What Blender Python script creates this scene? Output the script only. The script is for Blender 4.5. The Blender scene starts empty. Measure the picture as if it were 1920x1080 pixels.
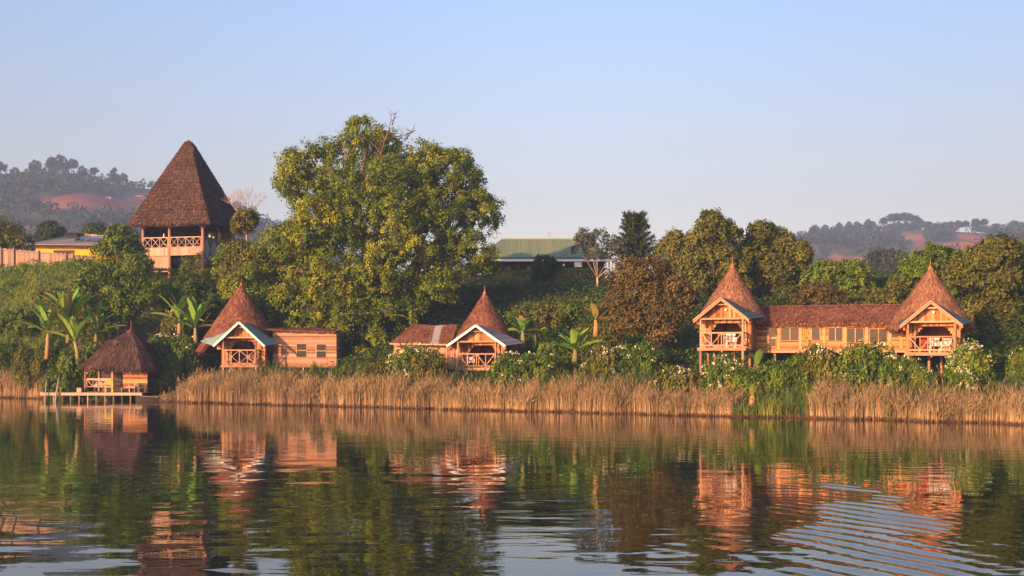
import bpy, math, random
import numpy as np
from mathutils import Vector, Matrix

# ------------------------------------------------------------------ camera, world, sun, exposure
sc = bpy.context.scene
F = 2200.0; HZ = 675.0; CH = 3.2            # focal length in photo pixels, horizon row, eye height
cam_d = bpy.data.cameras.new('camera'); cam = bpy.data.objects.new('camera', cam_d)
sc.collection.objects.link(cam); sc.camera = cam
cam.location = (0, 0, CH); cam.rotation_euler = (math.pi / 2, 0, 0)
cam_d.sensor_width = 36; cam_d.lens = 36 * F / 1920
cam_d.shift_y = (HZ - 540) / 1920
cam_d.clip_start = 0.5; cam_d.clip_end = 6000

SUN_AZ, SUN_EL = math.radians(220), math.radians(12)
world = bpy.data.worlds.new('World'); sc.world = world; world.use_nodes = True
wn = world.node_tree.nodes; wl = world.node_tree.links
sky = wn.new('ShaderNodeTexSky'); sky.sky_type = 'NISHITA'; sky.sun_disc = False
sky.sun_elevation = SUN_EL; sky.sun_rotation = SUN_AZ
sky.air_density = 1.0; sky.dust_density = 1.2; sky.ozone_density = 1.0
bg = wn['Background']; bg.inputs['Strength'].default_value = 0.15
tint = wn.new('ShaderNodeMix'); tint.data_type = 'RGBA'; tint.blend_type = 'MULTIPLY'
tint.inputs[0].default_value = 1.0
wtc = wn.new('ShaderNodeTexCoord'); wsp = wn.new('ShaderNodeSeparateXYZ'); wrp = wn.new('ShaderNodeValToRGB')
wl.new(wtc.outputs['Generated'], wsp.inputs[0]); wl.new(wsp.outputs[2], wrp.inputs[0])
e = wrp.color_ramp.elements
e[0].position = 0.13; e[0].color = (.87, .655, .635, 1)
e[1].position = 0.30; e[1].color = (.82, .80, .945, 1)
x_ = e.new(.17); x_.color = (.85, .675, .66, 1)
wl.new(sky.outputs[0], tint.inputs[6]); wl.new(wrp.outputs[0], tint.inputs[7])
wmr = wn.new('ShaderNodeMapRange'); wmr.interpolation_type = 'SMOOTHSTEP'
wmr.inputs[1].default_value = -.05; wmr.inputs[2].default_value = .45; wmr.inputs[3].default_value = 1.; wmr.inputs[4].default_value = .77
wl.new(wsp.outputs[0], wmr.inputs[0]); wvm = wn.new('ShaderNodeVectorMath'); wvm.operation = 'SCALE'
wl.new(tint.outputs[2], wvm.inputs[0]); wl.new(wmr.outputs[0], wvm.inputs['Scale']); wl.new(wvm.outputs[0], bg.inputs[0])

sd = bpy.data.lights.new('sun', 'SUN'); sun = bpy.data.objects.new('sun', sd); sc.collection.objects.link(sun)
sd.energy = 4.8; sd.angle = math.radians(0.7); sd.color = (1.0, 0.505, 0.26)
to_sun = Vector((math.sin(SUN_AZ) * math.cos(SUN_EL), math.cos(SUN_AZ) * math.cos(SUN_EL), math.sin(SUN_EL)))
sun.rotation_euler = to_sun.to_track_quat('Z', 'Y').to_euler()
sc.view_settings.view_transform = 'Standard'; sc.view_settings.look = 'None'
sc.view_settings.gamma = 1.0; sc.view_settings.exposure = 1.2

PI = math.pi
rnd = random.Random(11)
C = sc.collection

def at(px, py, Y):
    return Vector(((px - 960) / F * Y, Y, CH + (HZ - py) / F * Y))

# ------------------------------------------------------------------ materials
M = {}
def attr_mat(name, stops, rough=0.8, spec=0.2, noise=None, transl=0.0, metallic=0.0, bump=None, attr='tint', jitter=0.25):
    """colour ramp over the mesh attribute 'tint' with procedural mottling"""
    m = bpy.data.materials.new(name); m.use_nodes = True; nt = m.node_tree; N = nt.nodes; L = nt.links
    b = N['Principled BSDF']; b.inputs['Roughness'].default_value = rough
    b.inputs['Specular IOR Level'].default_value = spec; b.inputs['Metallic'].default_value = metallic
    a = N.new('ShaderNodeAttribute'); a.attribute_name = attr
    r = N.new('ShaderNodeValToRGB')
    while len(r.color_ramp.elements) < len(stops): r.color_ramp.elements.new(0.5)
    for el, (p, c) in zip(r.color_ramp.elements, stops):
        el.position = p; el.color = (*c, 1)
    src = a.outputs['Fac']
    if noise:
        tc = N.new('ShaderNodeTexCoord'); mp = N.new('ShaderNodeMapping')
        mp.inputs['Scale'].default_value = noise if isinstance(noise, tuple) else (noise,) * 3
        nz = N.new('ShaderNodeTexNoise'); nz.inputs['Scale'].default_value = 1.0; nz.inputs['Detail'].default_value = 5
        nz.inputs['Roughness'].default_value = 0.65
        L.new(tc.outputs['Object'], mp.inputs[0]); L.new(mp.outputs[0], nz.inputs['Vector'])
        ma = N.new('ShaderNodeMath'); ma.operation = 'MULTIPLY_ADD'; ma.inputs[1].default_value = jitter * 2.2
        L.new(nz.outputs[0], ma.inputs[0])
        mb = N.new('ShaderNodeMath'); mb.operation = 'SUBTRACT'; mb.inputs[1].default_value = jitter * 1.1
        L.new(src, mb.inputs[0]); L.new(mb.outputs[0], ma.inputs[2]); src = ma.outputs[0]
        if bump:
            bp = N.new('ShaderNodeBump'); bp.inputs['Strength'].default_value = bump; bp.inputs['Distance'].default_value = 0.03
            L.new(nz.outputs[0], bp.inputs['Height']); L.new(bp.outputs[0], b.inputs['Normal'])
    L.new(src, r.inputs[0]); L.new(r.outputs[0], b.inputs['Base Color'])
    if transl:
        t = N.new('ShaderNodeBsdfTranslucent'); mx = N.new('ShaderNodeMixShader'); mx.inputs[0].default_value = transl
        L.new(r.outputs[0], t.inputs[0]); L.new(b.outputs[0], mx.inputs[1]); L.new(t.outputs[0], mx.inputs[2])
        L.new(mx.outputs[0], N['Material Output'].inputs[0])
    M[name] = m
    return m

def leafm(name, *cols, **k):
    n = len(cols)
    return attr_mat(name, [(i / (n - 1), c) for i, c in enumerate(cols)], rough=0.7, spec=0.10, transl=0.22, **k)

leafm('leaf_olive', (0.0214, 0.0548, 0.0064), (0.0825, 0.1444, 0.0111), (0.1943, 0.2489, 0.0174), (0.3497, 0.3585, 0.0277))
leafm('leaf_green', (0.0180, 0.0488, 0.0079), (0.0600, 0.1220, 0.0143), (0.1300, 0.2050, 0.0238), (0.2700, 0.2928, 0.0356))
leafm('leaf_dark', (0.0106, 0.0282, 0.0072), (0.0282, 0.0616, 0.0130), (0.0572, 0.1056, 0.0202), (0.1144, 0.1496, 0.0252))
leafm('leaf_rust', (.036, .042, .014), (.085, .078, .026), (.14, .112, .036), (.25, .18, .05))
leafm('leaf_brownish', (0.0239, 0.0442, 0.0090), (0.0736, 0.1012, 0.0166), (0.1472, 0.1656, 0.0257), (0.2576, 0.2300, 0.0340))
leafm('leaf_grey', (0.0280, 0.0440, 0.0216), (0.0600, 0.0760, 0.0396), (0.0960, 0.1120, 0.0612), (0.1360, 0.1360, 0.0720))
leafm('leaf_far', (.018, .035, .014), (.035, .055, .022), (.055, .08, .03), (.09, .10, .04))
leafm('leaf_banana', (.05, .15, .02), (.13, .29, .03), (.20, .34, .05), (.24, .15, .05))
leafm('leaf_grass', (0.0324, 0.0780, 0.0079), (0.0864, 0.1664, 0.0143), (0.1512, 0.2392, 0.0206), (0.2700, 0.2808, 0.0475))
leafm('blossom', (.45, .46, .22), (.72, .72, .46), (.84, .84, .66))
leafm('reed', (.075, .11, .03), (.20, .155, .075), (.40, .285, .145), (.61, .44, .24))
leafm('litter', (.05, .032, .018), (.11, .065, .035), (.22, .13, .07))
leafm('sedge', (.035, .07, .02), (.085, .14, .026), (.22, .25, .04), (.36, .32, .07))
attr_mat('bark', [(0, (.055, .038, .025)), (.5, (.11, .075, .05)), (1, (.19, .135, .095))], rough=.9, noise=(6, 6, 2), bump=.5)
attr_mat('bark_pale', [(0, (.20, .15, .11)), (.5, (.34, .27, .21)), (1, (.46, .38, .31))], rough=.9, noise=4.)
attr_mat('banana_stem', [(0, (.10, .13, .04)), (.5, (.22, .20, .08)), (1, (.32, .18, .08))], rough=.8, noise=5.)
attr_mat('thatch', [(0, (.07, .032, .020)), (.4, (.15, .066, .040)), (.75, (.23, .105, .064)), (1, (.34, .18, .115))], rough=.95, spec=.05, noise=(.9, .9, 1.1), jitter=.48)
attr_mat('thatch_light', [(0, (.10, .050, .028)), (.4, (.20, .10, .058)), (.75, (.29, .155, .092)), (1, (.42, .25, .16))], rough=.95, spec=.05, noise=(.9, .9, 1.1), jitter=.4)
attr_mat('thatch_dark', [(0, (.03, .018, .015)), (.4, (.058, .035, .028)), (.75, (.09, .055, .044)), (1, (.17, .115, .09))], rough=.95, spec=.05, noise=(.6, .6, .7), jitter=.45)
attr_mat('plank', [(0, (.16, .075, .032)), (.5, (.36, .16, .058)), (1, (.56, .29, .11))], rough=.75, noise=(2, 2, 5), jitter=.32)
attr_mat('plank_h', [(0, (.17, .085, .048)), (.5, (.33, .175, .105)), (1, (.50, .30, .19))], rough=.8, noise=(1.5, 1.5, 9), jitter=.34)
attr_mat('plank_pale', [(0, (.22, .15, .10)), (.5, (.36, .25, .17)), (1, (.48, .35, .25))], rough=.85, noise=(10, 10, 1.5), jitter=.2)
attr_mat('fence_plank', [(0, (.14, .10, .075)), (.5, (.23, .165, .125)), (1, (.32, .24, .18))], rough=.9, noise=(3, 3, 1.), jitter=.35)
attr_mat('pole', [(0, (.22, .11, .065)), (.5, (.38, .21, .125)), (1, (.52, .32, .20))], rough=.8, noise=(8, 8, 2), jitter=.2)
attr_mat('old_wood', [(0, (.09, .075, .065)), (.5, (.18, .15, .13)), (1, (.30, .26, .23))], rough=.9, noise=(6, 6, 2), jitter=.2)
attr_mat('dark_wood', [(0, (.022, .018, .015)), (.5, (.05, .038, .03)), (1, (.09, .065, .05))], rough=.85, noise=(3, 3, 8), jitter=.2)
attr_mat('white_paint', [(0, (.62, .60, .52)), (1, (.82, .80, .72))], rough=.6, noise=3.)
attr_mat('teal_tin', [(0, (.12, .24, .22)), (1, (.24, .40, .37))], rough=.5, noise=2.)
attr_mat('dark_tin', [(0, (.035, .065, .055)), (1, (.08, .12, .105))], rough=.5, noise=2.)
attr_mat('grey_tin', [(0, (.16, .15, .14)), (1, (.34, .32, .31))], rough=.55, noise=1.5)
attr_mat('green_tin', [(0, (.15, .22, .12)), (.5, (.23, .30, .165)), (1, (.31, .38, .23))], rough=.55, noise=(.7, .7, .3), jitter=.3)
attr_mat('yellow_wall', [(0, (.62, .34, .012)), (1, (.78, .46, .02))], rough=.85, noise=1.)
attr_mat('white_far', [(0, (.6, .57, .55)), (1, (.8, .78, .75))], rough=.8, noise=1.)
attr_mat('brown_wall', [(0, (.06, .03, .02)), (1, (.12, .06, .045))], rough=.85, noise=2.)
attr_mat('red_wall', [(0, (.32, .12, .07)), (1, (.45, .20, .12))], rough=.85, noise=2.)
attr_mat('red_cloth', [(0, (.45, .03, .02)), (1, (.6, .06, .04))], rough=.8, noise=2.)
attr_mat('tarp', [(0, (.10, .095, .09)), (.5, (.17, .16, .15)), (1, (.34, .33, .31))], rough=.7, noise=3., jitter=.1)
attr_mat('yellow_paint', [(0, (.55, .42, .10)), (1, (.70, .55, .18))], rough=.6, noise=3.)
attr_mat('curtain', [(0, (.22, .13, .03)), (1, (.32, .22, .05))], rough=.9, noise=3.)
attr_mat('linen', [(0, (.55, .50, .44)), (1, (.75, .70, .64))], rough=.9, noise=3.)
def plain(name, col, rough, metallic=0, spec=.5, noise=4., amt=.3):
    a = tuple(c * (1 - amt) for c in col); b = tuple(c * (1 + amt * .6) for c in col)
    return attr_mat(name, [(0, a), (1, b)], rough=rough, spec=spec, metallic=metallic, noise=noise)
plain('glass', (.012, .015, .020), .1, spec=.35, noise=1.5)
plain('solar', (.018, .026, .07), .15, spec=.6)
plain('metal', (.30, .30, .31), .4, .6)
plain('bottle_white', (.75, .75, .72), .3)

def ground_mat():
    m = bpy.data.materials.new('ground'); m.use_nodes = True; nt = m.node_tree; N = nt.nodes; L = nt.links
    b = N['Principled BSDF']; b.inputs['Roughness'].default_value = .95; b.inputs['Specular IOR Level'].default_value = .1
    tc = N.new('ShaderNodeTexCoord'); n1 = N.new('ShaderNodeTexNoise'); n1.inputs['Scale'].default_value = .35; n1.inputs['Detail'].default_value = 8
    L.new(tc.outputs['Object'], n1.inputs['Vector']); r = N.new('ShaderNodeValToRGB')
    el = r.color_ramp.elements; el[0].position = .35; el[0].color = (.028, .045, .012, 1); el[1].position = .62; el[1].color = (.085, .105, .02, 1)
    x = el.new(.75); x.color = (.16, .12, .05, 1)
    L.new(n1.outputs[0], r.inputs[0]); L.new(r.outputs[0], b.inputs['Base Color'])
    M['ground'] = m
ground_mat()
def hill_mat():
    m = bpy.data.materials.new('hill'); m.use_nodes = True; nt = m.node_tree; N = nt.nodes; L = nt.links
    b = N['Principled BSDF']; b.inputs['Roughness'].default_value = .95; b.inputs['Specular IOR Level'].default_value = .05
    tc = N.new('ShaderNodeTexCoord'); mp = N.new('ShaderNodeMapping'); mp.inputs['Scale'].default_value = (.02, .02, .10)
    L.new(tc.outputs['Object'], mp.inputs[0])
    n1 = N.new('ShaderNodeTexNoise'); n1.inputs['Scale'].default_value = 1.; n1.inputs['Detail'].default_value = 8; L.new(mp.outputs[0], n1.inputs['Vector'])
    g = N.new('ShaderNodeValToRGB'); el = g.color_ramp.elements
    el[0].position = .4; el[0].color = (.035, .055, .02, 1); el[1].position = .62; el[1].color = (.10, .11, .04, 1)
    ea = N.new('ShaderNodeValToRGB'); el = ea.color_ramp.elements
    el[0].position = .38; el[0].color = (.26, .095, .05, 1); el[1].position = .55; el[1].color = (.36, .14, .07, 1)
    x = el.new(.66); x.color = (.13, .12, .05, 1)
    L.new(n1.outputs[0], g.inputs[0]); L.new(n1.outputs[0], ea.inputs[0])
    a = N.new('ShaderNodeAttribute'); a.attribute_name = 'tint'
    mx = N.new('ShaderNodeMix'); mx.data_type = 'RGBA'
    L.new(a.outputs['Fac'], mx.inputs[0]); L.new(g.outputs[0], mx.inputs[6]); L.new(ea.outputs[0], mx.inputs[7])
    L.new(mx.outputs[2], b.inputs['Base Color']); M['hill'] = m
hill_mat()
def water_mat():
    m = bpy.data.materials.new('lake_water'); m.use_nodes = True; nt = m.node_tree; N = nt.nodes; L = nt.links
    b = N['Principled BSDF']; b.inputs['Base Color'].default_value = (.010, .016, .007, 1)
    b.inputs['Roughness'].default_value = .02; b.inputs['IOR'].default_value = 1.58
    tc = N.new('ShaderNodeTexCoord')
    def nz(sx, sy, det):
        mp = N.new('ShaderNodeMapping'); mp.inputs['Scale'].default_value = (sx, sy, 1); L.new(tc.outputs['Object'], mp.inputs[0])
        n = N.new('ShaderNodeTexNoise'); n.inputs['Scale'].default_value = 1.; n.inputs['Detail'].default_value = det
        n.inputs['Distortion'].default_value = .4
        L.new(mp.outputs[0], n.inputs['Vector']); return n
    n1 = nz(.55, 1.6, 2.); n2 = nz(.05, .16, 2.)
    mr = N.new('ShaderNodeMapRange'); mr.inputs[1].default_value = .35; mr.inputs[2].default_value = .7
    mr.inputs[3].default_value = .25; mr.inputs[4].default_value = 1.0
    L.new(n2.outputs[0], mr.inputs[0])
    mu = N.new('ShaderNodeMath'); mu.operation = 'MULTIPLY'; L.new(n1.outputs[0], mu.inputs[0]); L.new(mr.outputs[0], mu.inputs[1])
    bp = N.new('ShaderNodeBump'); bp.inputs['Strength'].default_value = 1.0; bp.inputs['Distance'].default_value = WBUMP
    L.new(mu.outputs[0], bp.inputs['Height']); L.new(bp.outputs[0], b.inputs['Normal']); M['water'] = m
WBUMP = 0.014
water_mat()

# ------------------------------------------------------------------ mesh helpers
class MB:
    def __init__(s): s.v = []; s.f = []; s.t = []
    def add(s, vs, fs, t=.5):
        k = len(s.v); s.v += [tuple(p) for p in vs]; s.f += [tuple(i + k for i in f) for f in fs]
        s.t += [t] * len(vs) if not hasattr(t, '__len__') else list(t)
    def box(s, c, sz, t=None, rz=0.):
        t = rnd.random() if t is None else t
        cx, cy, cz = c; a, b, d = sz[0] / 2, sz[1] / 2, sz[2] / 2; co, si = math.cos(rz), math.sin(rz)
        vs = []
        for z in (-d, d):
            for x, y in ((-a, -b), (a, -b), (a, b), (-a, b)):
                vs.append((cx + x * co - y * si, cy + x * si + y * co, cz + z))
        s.add(vs, [(3, 2, 1, 0), (4, 5, 6, 7), (0, 1, 5, 4), (1, 2, 6, 5), (2, 3, 7, 6), (3, 0, 4, 7)], t)
    def bar(s, p, q, w=.08, h=.08, t=None):
        t = rnd.random() if t is None else t
        p = Vector(p); q = Vector(q); d = (q - p).normalized()
        up = Vector((0, 0, 1)) if abs(d.z) < .9 else Vector((0, 1, 0))
        a = d.cross(up).normalized() * w / 2; b = a.cross(d).normalized() * h / 2
        vs = [p - a - b, p + a - b, p + a + b, p - a + b, q - a - b, q + a - b, q + a + b, q - a + b]
        s.add(vs, [(0, 1, 2, 3), (7, 6, 5, 4), (4, 5, 1, 0), (5, 6, 2, 1), (6, 7, 3, 2), (7, 4, 0, 3)], t)
    def tube(s, pts, rad, n=8, t=None):
        t = rnd.random() if t is None else t
        pts = [Vector(p) for p in pts]; vs = []; fs = []
        if not hasattr(rad, '__len__'): rad = [rad] * len(pts)
        for i, p in enumerate(pts):
            d = (pts[min(i + 1, len(pts) - 1)] - pts[max(i - 1, 0)]).normalized()
            a = d.cross(Vector((0.13, 1, 0.07))).normalized(); b = a.cross(d)
            for k in range(n):
                an = 2 * PI * k / n; vs.append(p + (a * math.cos(an) + b * math.sin(an)) * rad[i])
        for i in range(len(pts) - 1):
            for k in range(n):
                fs.append((i * n + k, i * n + (k + 1) % n, (i + 1) * n + (k + 1) % n, (i + 1) * n + k))
        fs.append(tuple(range(n))[::-1]); fs.append(tuple((len(pts) - 1) * n + k for k in range(n)))
        s.add(vs, fs, t)
    def slab(s, poly, thick, t=None):
        """polygon (list of 3D points) given a thickness downwards"""
        t = rnd.random() if t is None else t
        n = len(poly); vs = [Vector(p) for p in poly] + [Vector(p) - Vector((0, 0, thick)) for p in poly]
        fs = [tuple(range(n)), tuple(range(n, 2 * n))[::-1]] + [(i, i + n, (i + 1) % n + n, (i + 1) % n) for i in range(n)]
        s.add(vs, fs, t)
    def build(s, name, mat, parent=None, smooth=False):
        me = bpy.data.meshes.new(name); me.from_pydata(s.v, [], s.f); me.update()
        at_ = me.attributes.new('tint', 'FLOAT', 'POINT'); at_.data.foreach_set('value', np.array(s.t, dtype=np.float32))
        me.materials.append(M[mat] if isinstance(mat, str) else mat)
        if smooth: me.polygons.foreach_set('use_smooth', [True] * len(me.polygons))
        o = bpy.data.objects.new(name, me); C.objects.link(o)
        if parent: o.parent = parent
        return o

def np_mesh(name, V, quads, T, mat, parent=None, smooth=False):
    me = bpy.data.meshes.new(name); n = len(V); k = len(quads)
    me.vertices.add(n); me.vertices.foreach_set('co', np.asarray(V, dtype=np.float32).ravel())
    me.loops.add(k * 4); me.loops.foreach_set('vertex_index', np.asarray(quads, dtype=np.int32).ravel())
    me.polygons.add(k); me.polygons.foreach_set('loop_start', np.arange(0, k * 4, 4, dtype=np.int32))
    me.update(calc_edges=True)
    if smooth: me.polygons.foreach_set('use_smooth', np.ones(k, dtype=bool))
    a = me.attributes.new('tint', 'FLOAT', 'POINT'); a.data.foreach_set('value', np.asarray(T, dtype=np.float32))
    me.materials.append(M[mat]); o = bpy.data.objects.new(name, me); C.objects.link(o)
    if parent: o.parent = parent
    return o

def tag(o, label=None, cat=None, group=None, kind=None):
    if label: o['label'] = label
    if cat: o['category'] = cat
    if group: o['group'] = group
    if kind: o['kind'] = kind
    return o
def thing(name, label, cat, loc=(0, 0, 0), rz=0, group=None):
    o = bpy.data.objects.new(name, None); C.objects.link(o); o.location = loc; o.rotation_euler = (0, 0, rz)
    o.empty_display_size = .3
    return tag(o, label, cat, group)
def dup(root, loc, rz=0, s=1., label=None, cat=None, group=None):
    r = root.copy(); C.objects.link(r); r.location = loc; r.rotation_euler = (0, 0, rz)
    r.scale = (s, s, s) if not hasattr(s, '__len__') else s
    if label: r['label'] = label
    if cat: r['category'] = cat
    if group: r['group'] = group
    for ch in list(root.children):
        c = ch.copy(); C.objects.link(c); c.parent = r
        for g in ch.children:
            d = g.copy(); C.objects.link(d); d.parent = c
    return r
used = set()
def place(proto, loc, rz=0, s=1., label=None, cat=None, group=None):
    """the first use moves the prototype itself, later ones copy it"""
    if proto.name not in used:
        used.add(proto.name); proto.location = loc; proto.rotation_euler = (0, 0, rz)
        proto.scale = (s, s, s) if not hasattr(s, '__len__') else s
        if label: proto['label'] = label
        if cat: proto['category'] = cat
        if group: proto['group'] = group
        return proto
    return dup(proto, loc, rz, s, label, cat, group)

# ------------------------------------------------------------------ ground, shore
SA = np.array((-43.6, 100.0)); SN = np.array((.509, .861))
def sdist(x, y): return (x - SA[0]) * SN[0] + (y - SA[1]) * SN[1]
def sm(a, b, x):
    t = np.clip((x - a) / (b - a), 0, 1); return t * t * (3 - 2 * t)
def gz(x, y):
    x = np.asarray(x, float); y = np.asarray(y, float)
    s = sdist(x, y)
    wob = .5 * np.sin(x * .31 + y * .17) + .35 * np.sin(x * .83 - y * .41)
    u = x / np.maximum(y, 20) * F + 960            # bearing, to let the bank rise to the left
    H = np.interp(u, [-200, 60, 345, 500, 1020, 1400, 2000], [13.8, 13.4, 12.5, 12.2, 11.6, 10.0, 9.0])
    z = np.where(s < 1.2, np.maximum((s - 1.2) * .35, -1.6), (s - 1.2) * .17)
    se = np.interp(u, [150, 330, 380, 560, 1300, 1450], [17.5, 22, 23, 43, 43, 38])
    t_ = np.clip((s - 4) / (se - 4), 0, 1); k = np.interp(u, [380, 560], [0, 1])
    rise = sm(0, 1, t_) * (1 - k) + t_ * k
    z = z + rise * (H - .16 * se) + wob * sm(3, 12, s) * .45
    z = np.where(s > se, z - np.minimum(s - se, 14) * np.interp(u, [300, 420], [.30, .16]) - np.maximum(s - se - 14, 0) * .1, z)
    return z

def grid(x0, x1, y0, y1, nx, ny, zf):
    xs = np.linspace(x0, x1, nx); ys = np.linspace(y0, y1, ny) if not hasattr(y0, '__len__') else y0
    X, Y = np.meshgrid(xs, ys); Z = zf(X, Y)
    V = np.stack([X.ravel(), Y.ravel(), Z.ravel()], 1); i = np.arange(nx * (len(ys))).reshape(len(ys), nx)
    q = np.stack([i[:-1, :-1].ravel(), i[:-1, 1:].ravel(), i[1:, 1:].ravel(), i[1:, :-1].ravel()], 1)
    return V, q
V, q = grid(-160, 160, np.concatenate([np.linspace(5, 160, 190), np.linspace(164, 420, 40)]), 0, 260, 0, gz)
g = np_mesh('ground', V, q, np.full(len(V), .5), 'ground', smooth=True); tag(g, kind='structure')

# ------------------------------------------------------------------ far hills
lx = [-300, 0, 60, 110, 180, 250, 320, 440, 600, 780, 960, 1150, 1300, 1420, 1515, 1600, 1680, 1760, 1850, 1920, 2200]
ly = [346, 344, 337, 330, 340, 350, 360, 390, 470, 545, 560, 545, 495, 458, 445, 436, 430, 436, 438, 426, 405]
def ridgeY(x): return np.interp(x, [-500, 0, 500], [850, 950, 1150])
def hz(X, Y):
    yr = ridgeY(X); u = X / yr * F + 960
    R = CH + (HZ - np.interp(u, lx, ly)) / F * yr
    t = np.clip((Y - 330) / (yr - 330), 0, 1.4)
    z = -8 + (R + 8) * np.where(t < 1, (t ** .8) * (1.0) , 1 - (t - 1) * .5)
    nz = (np.sin(X * .021 + 1) * np.cos(Y * .017) * 6 + np.sin(X * .053 + Y * .031) * 2.5) * sm(0, .35, t) * (1 - sm(.85, 1, t))
    return z + nz
V, q = grid(-620, 900, 330, 1320, 620, 220, hz)
u = V[:, 0] / V[:, 1] * F + 960; pv = HZ - (V[:, 2] - CH) / V[:, 1] * F
earth = np.zeros(len(V))
def patch(px0, px1, py0, py1, slope=0., soft=8):
    """a bare red field: a stretch of the hillside given by bearing and height"""
    global earth
    yy = pv - (u - px0) * slope
    w = 14 * np.sin(u * .05) * .3
    m = sm(px0 - soft, px0 + soft, u + w) * (1 - sm(px1 - soft, px1 + soft, u + w)) * sm(py0 - 3, py0 + 3, yy + w) * (1 - sm(py1 - 3, py1 + 3, yy + w))
    earth = np.maximum(earth, m)
patch(78, 420, 363, 390, .04); patch(150, 330, 372, 402, .02); patch(40, 120, 424, 442)
patch(1690, 1730, 436, 456); patch(1720, 1830, 460, 478, -.06); patch(1560, 1720, 478, 510); patch(1800, 1850, 440, 452); patch(1690, 1790, 484, 500)
hl = np_mesh('hills', V, q, earth, 'hill', smooth=True); tag(hl, kind='structure')
HV, HE, HU, HP = V, earth, u, pv

# ------------------------------------------------------------------ foliage
def leaf_quads(P, Nn, size, rg, wid=.55, droop=0.):
    """rhombic leaves at P facing Nn"""
    n = len(P); Nn = Nn / (np.linalg.norm(Nn, axis=1, keepdims=True) + 1e-9)
    r = rg.normal(size=(n, 3)); r[:, 2] -= droop
    T = r - (r * Nn).sum(1, keepdims=True) * Nn; T /= np.linalg.norm(T, axis=1, keepdims=True) + 1e-9
    B = np.cross(Nn, T); L = (size * rg.uniform(.6, 1.4, n))[:, None]
    V = np.empty((n, 4, 3)); V[:, 0] = P; V[:, 1] = P + T * L * .5 + B * L * wid * .5
    V[:, 2] = P + T * L; V[:, 3] = P + T * L * .5 - B * L * wid * .5
    V[:, 1] += Nn * L * .12; V[:, 3] += Nn * L * .12
    return V.reshape(-1, 3), np.arange(n * 4).reshape(-1, 4)

def sph(n, rg, down=-1.):
    d = rg.normal(size=(n * 3, 3)); d /= np.linalg.norm(d, axis=1, keepdims=True)
    d = d[d[:, 2] > down][:n]
    return d

def crown_data(lobes, n_cl, cr, per, leaf, seed, down=-.75, tlo=.1, thi=.95, inner=.2, sub=6, wid=.55, mass=0., mass_n=1.5):
    rg = np.random.default_rng(seed); Lb = np.array(lobes, float)
    if mass:
        ar = Lb[:, 3] * Lb[:, 5]; pr = ar / ar.sum(); Ms = []
        want = int(mass_n * ar.sum() / mass ** 2)
        for _ in range(want * 14):
            if len(Ms) >= want: break
            k = rg.choice(len(Lb), p=pr); d = rg.normal(size=3); d /= np.linalg.norm(d)
            if d[2] < down: continue
            mr = mass * rg.uniform(.6, 1.25); p = Lb[k, :3] + d * np.maximum(Lb[k, 3:] - mr * .8, Lb[k, 3:] * .25)
            nd = np.linalg.norm((p - Lb[:, :3]) / Lb[:, 3:], axis=1); nd[k] = 9
            if nd.min() < .62: continue
            if Ms and (np.linalg.norm(np.array(Ms)[:, :3] - p, axis=1) < .78 * mr).any(): continue
            Ms.append((*p, mr, mr, mr * .8))
        core = Lb.copy(); core[:, 3:] *= .62; nM = len(Ms); Lb = np.concatenate([np.array(Ms), core])
        n_cl = int(n_cl * 1.9); cr *= .55; per = max(sub * 3, int(per * .5))
    area = (Lb[:, 3] * Lb[:, 5])
    if mass: area[nM:] *= .6
    prob = area / area.sum()
    C_, O_ = [], []
    tries = 0
    while len(C_) < n_cl and tries < n_cl * 12:
        tries += 1
        k = rg.choice(len(Lb), p=prob); d = sph(1, rg, down)
        if not len(d): continue
        d = d[0]; f = rg.uniform(.78, 1.04) if rg.random() > inner else rg.uniform(.25, .75)
        p = Lb[k, :3] + d * Lb[k, 3:] * f
        nd = np.linalg.norm((p - Lb[:, :3]) / Lb[:, 3:], axis=1); nd[k] = 9
        if nd.min() < (.6 if mass else .72) and rg.random() > inner * .6: continue
        C_.append(p); O_.append(d)
    C_ = np.array(C_); O_ = np.array(O_); n = len(C_)
    R = cr * rg.uniform(.55, 1.35, n); ct = rg.uniform(tlo, thi, n); lt_ = rg.uniform(-.2, .2, len(Lb)); ct = ct + lt_[np.array([np.argmin(np.linalg.norm((c_ - Lb[:, :3]) / Lb[:, 3:], axis=1)) for c_ in C_])]
    # every clump is several leafy twig ends on a dome
    ns = n * sub; ci = np.repeat(np.arange(n), sub)
    sdv = rg.normal(size=(ns, 3)); sdv /= np.linalg.norm(sdv, axis=1, keepdims=True)
    sdv = sdv + O_[ci] * .7 + np.array((0, 0, .25)); sdv /= np.linalg.norm(sdv, axis=1, keepdims=True)
    S = C_[ci] + sdv * R[ci][:, None] * rg.uniform(.55, 1.0, (ns, 1))
    m = max(1, per // sub); li = np.repeat(np.arange(ns), m); nl = len(li)
    P = S[li] + rg.normal(size=(nl, 3)) * R[ci][li][:, None] * .24
    Nn = sdv[li] + rg.normal(size=(nl, 3)) * .36 + np.array((0, 0, .2))
    T = ct[ci][li] * .55 + rg.uniform(0, .22, ns)[li] + rg.uniform(-.05, .25, nl)
    V, q = leaf_quads(P, Nn, leaf, rg, wid)
    return V, q, np.repeat(T, 4), C_, O_

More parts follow.
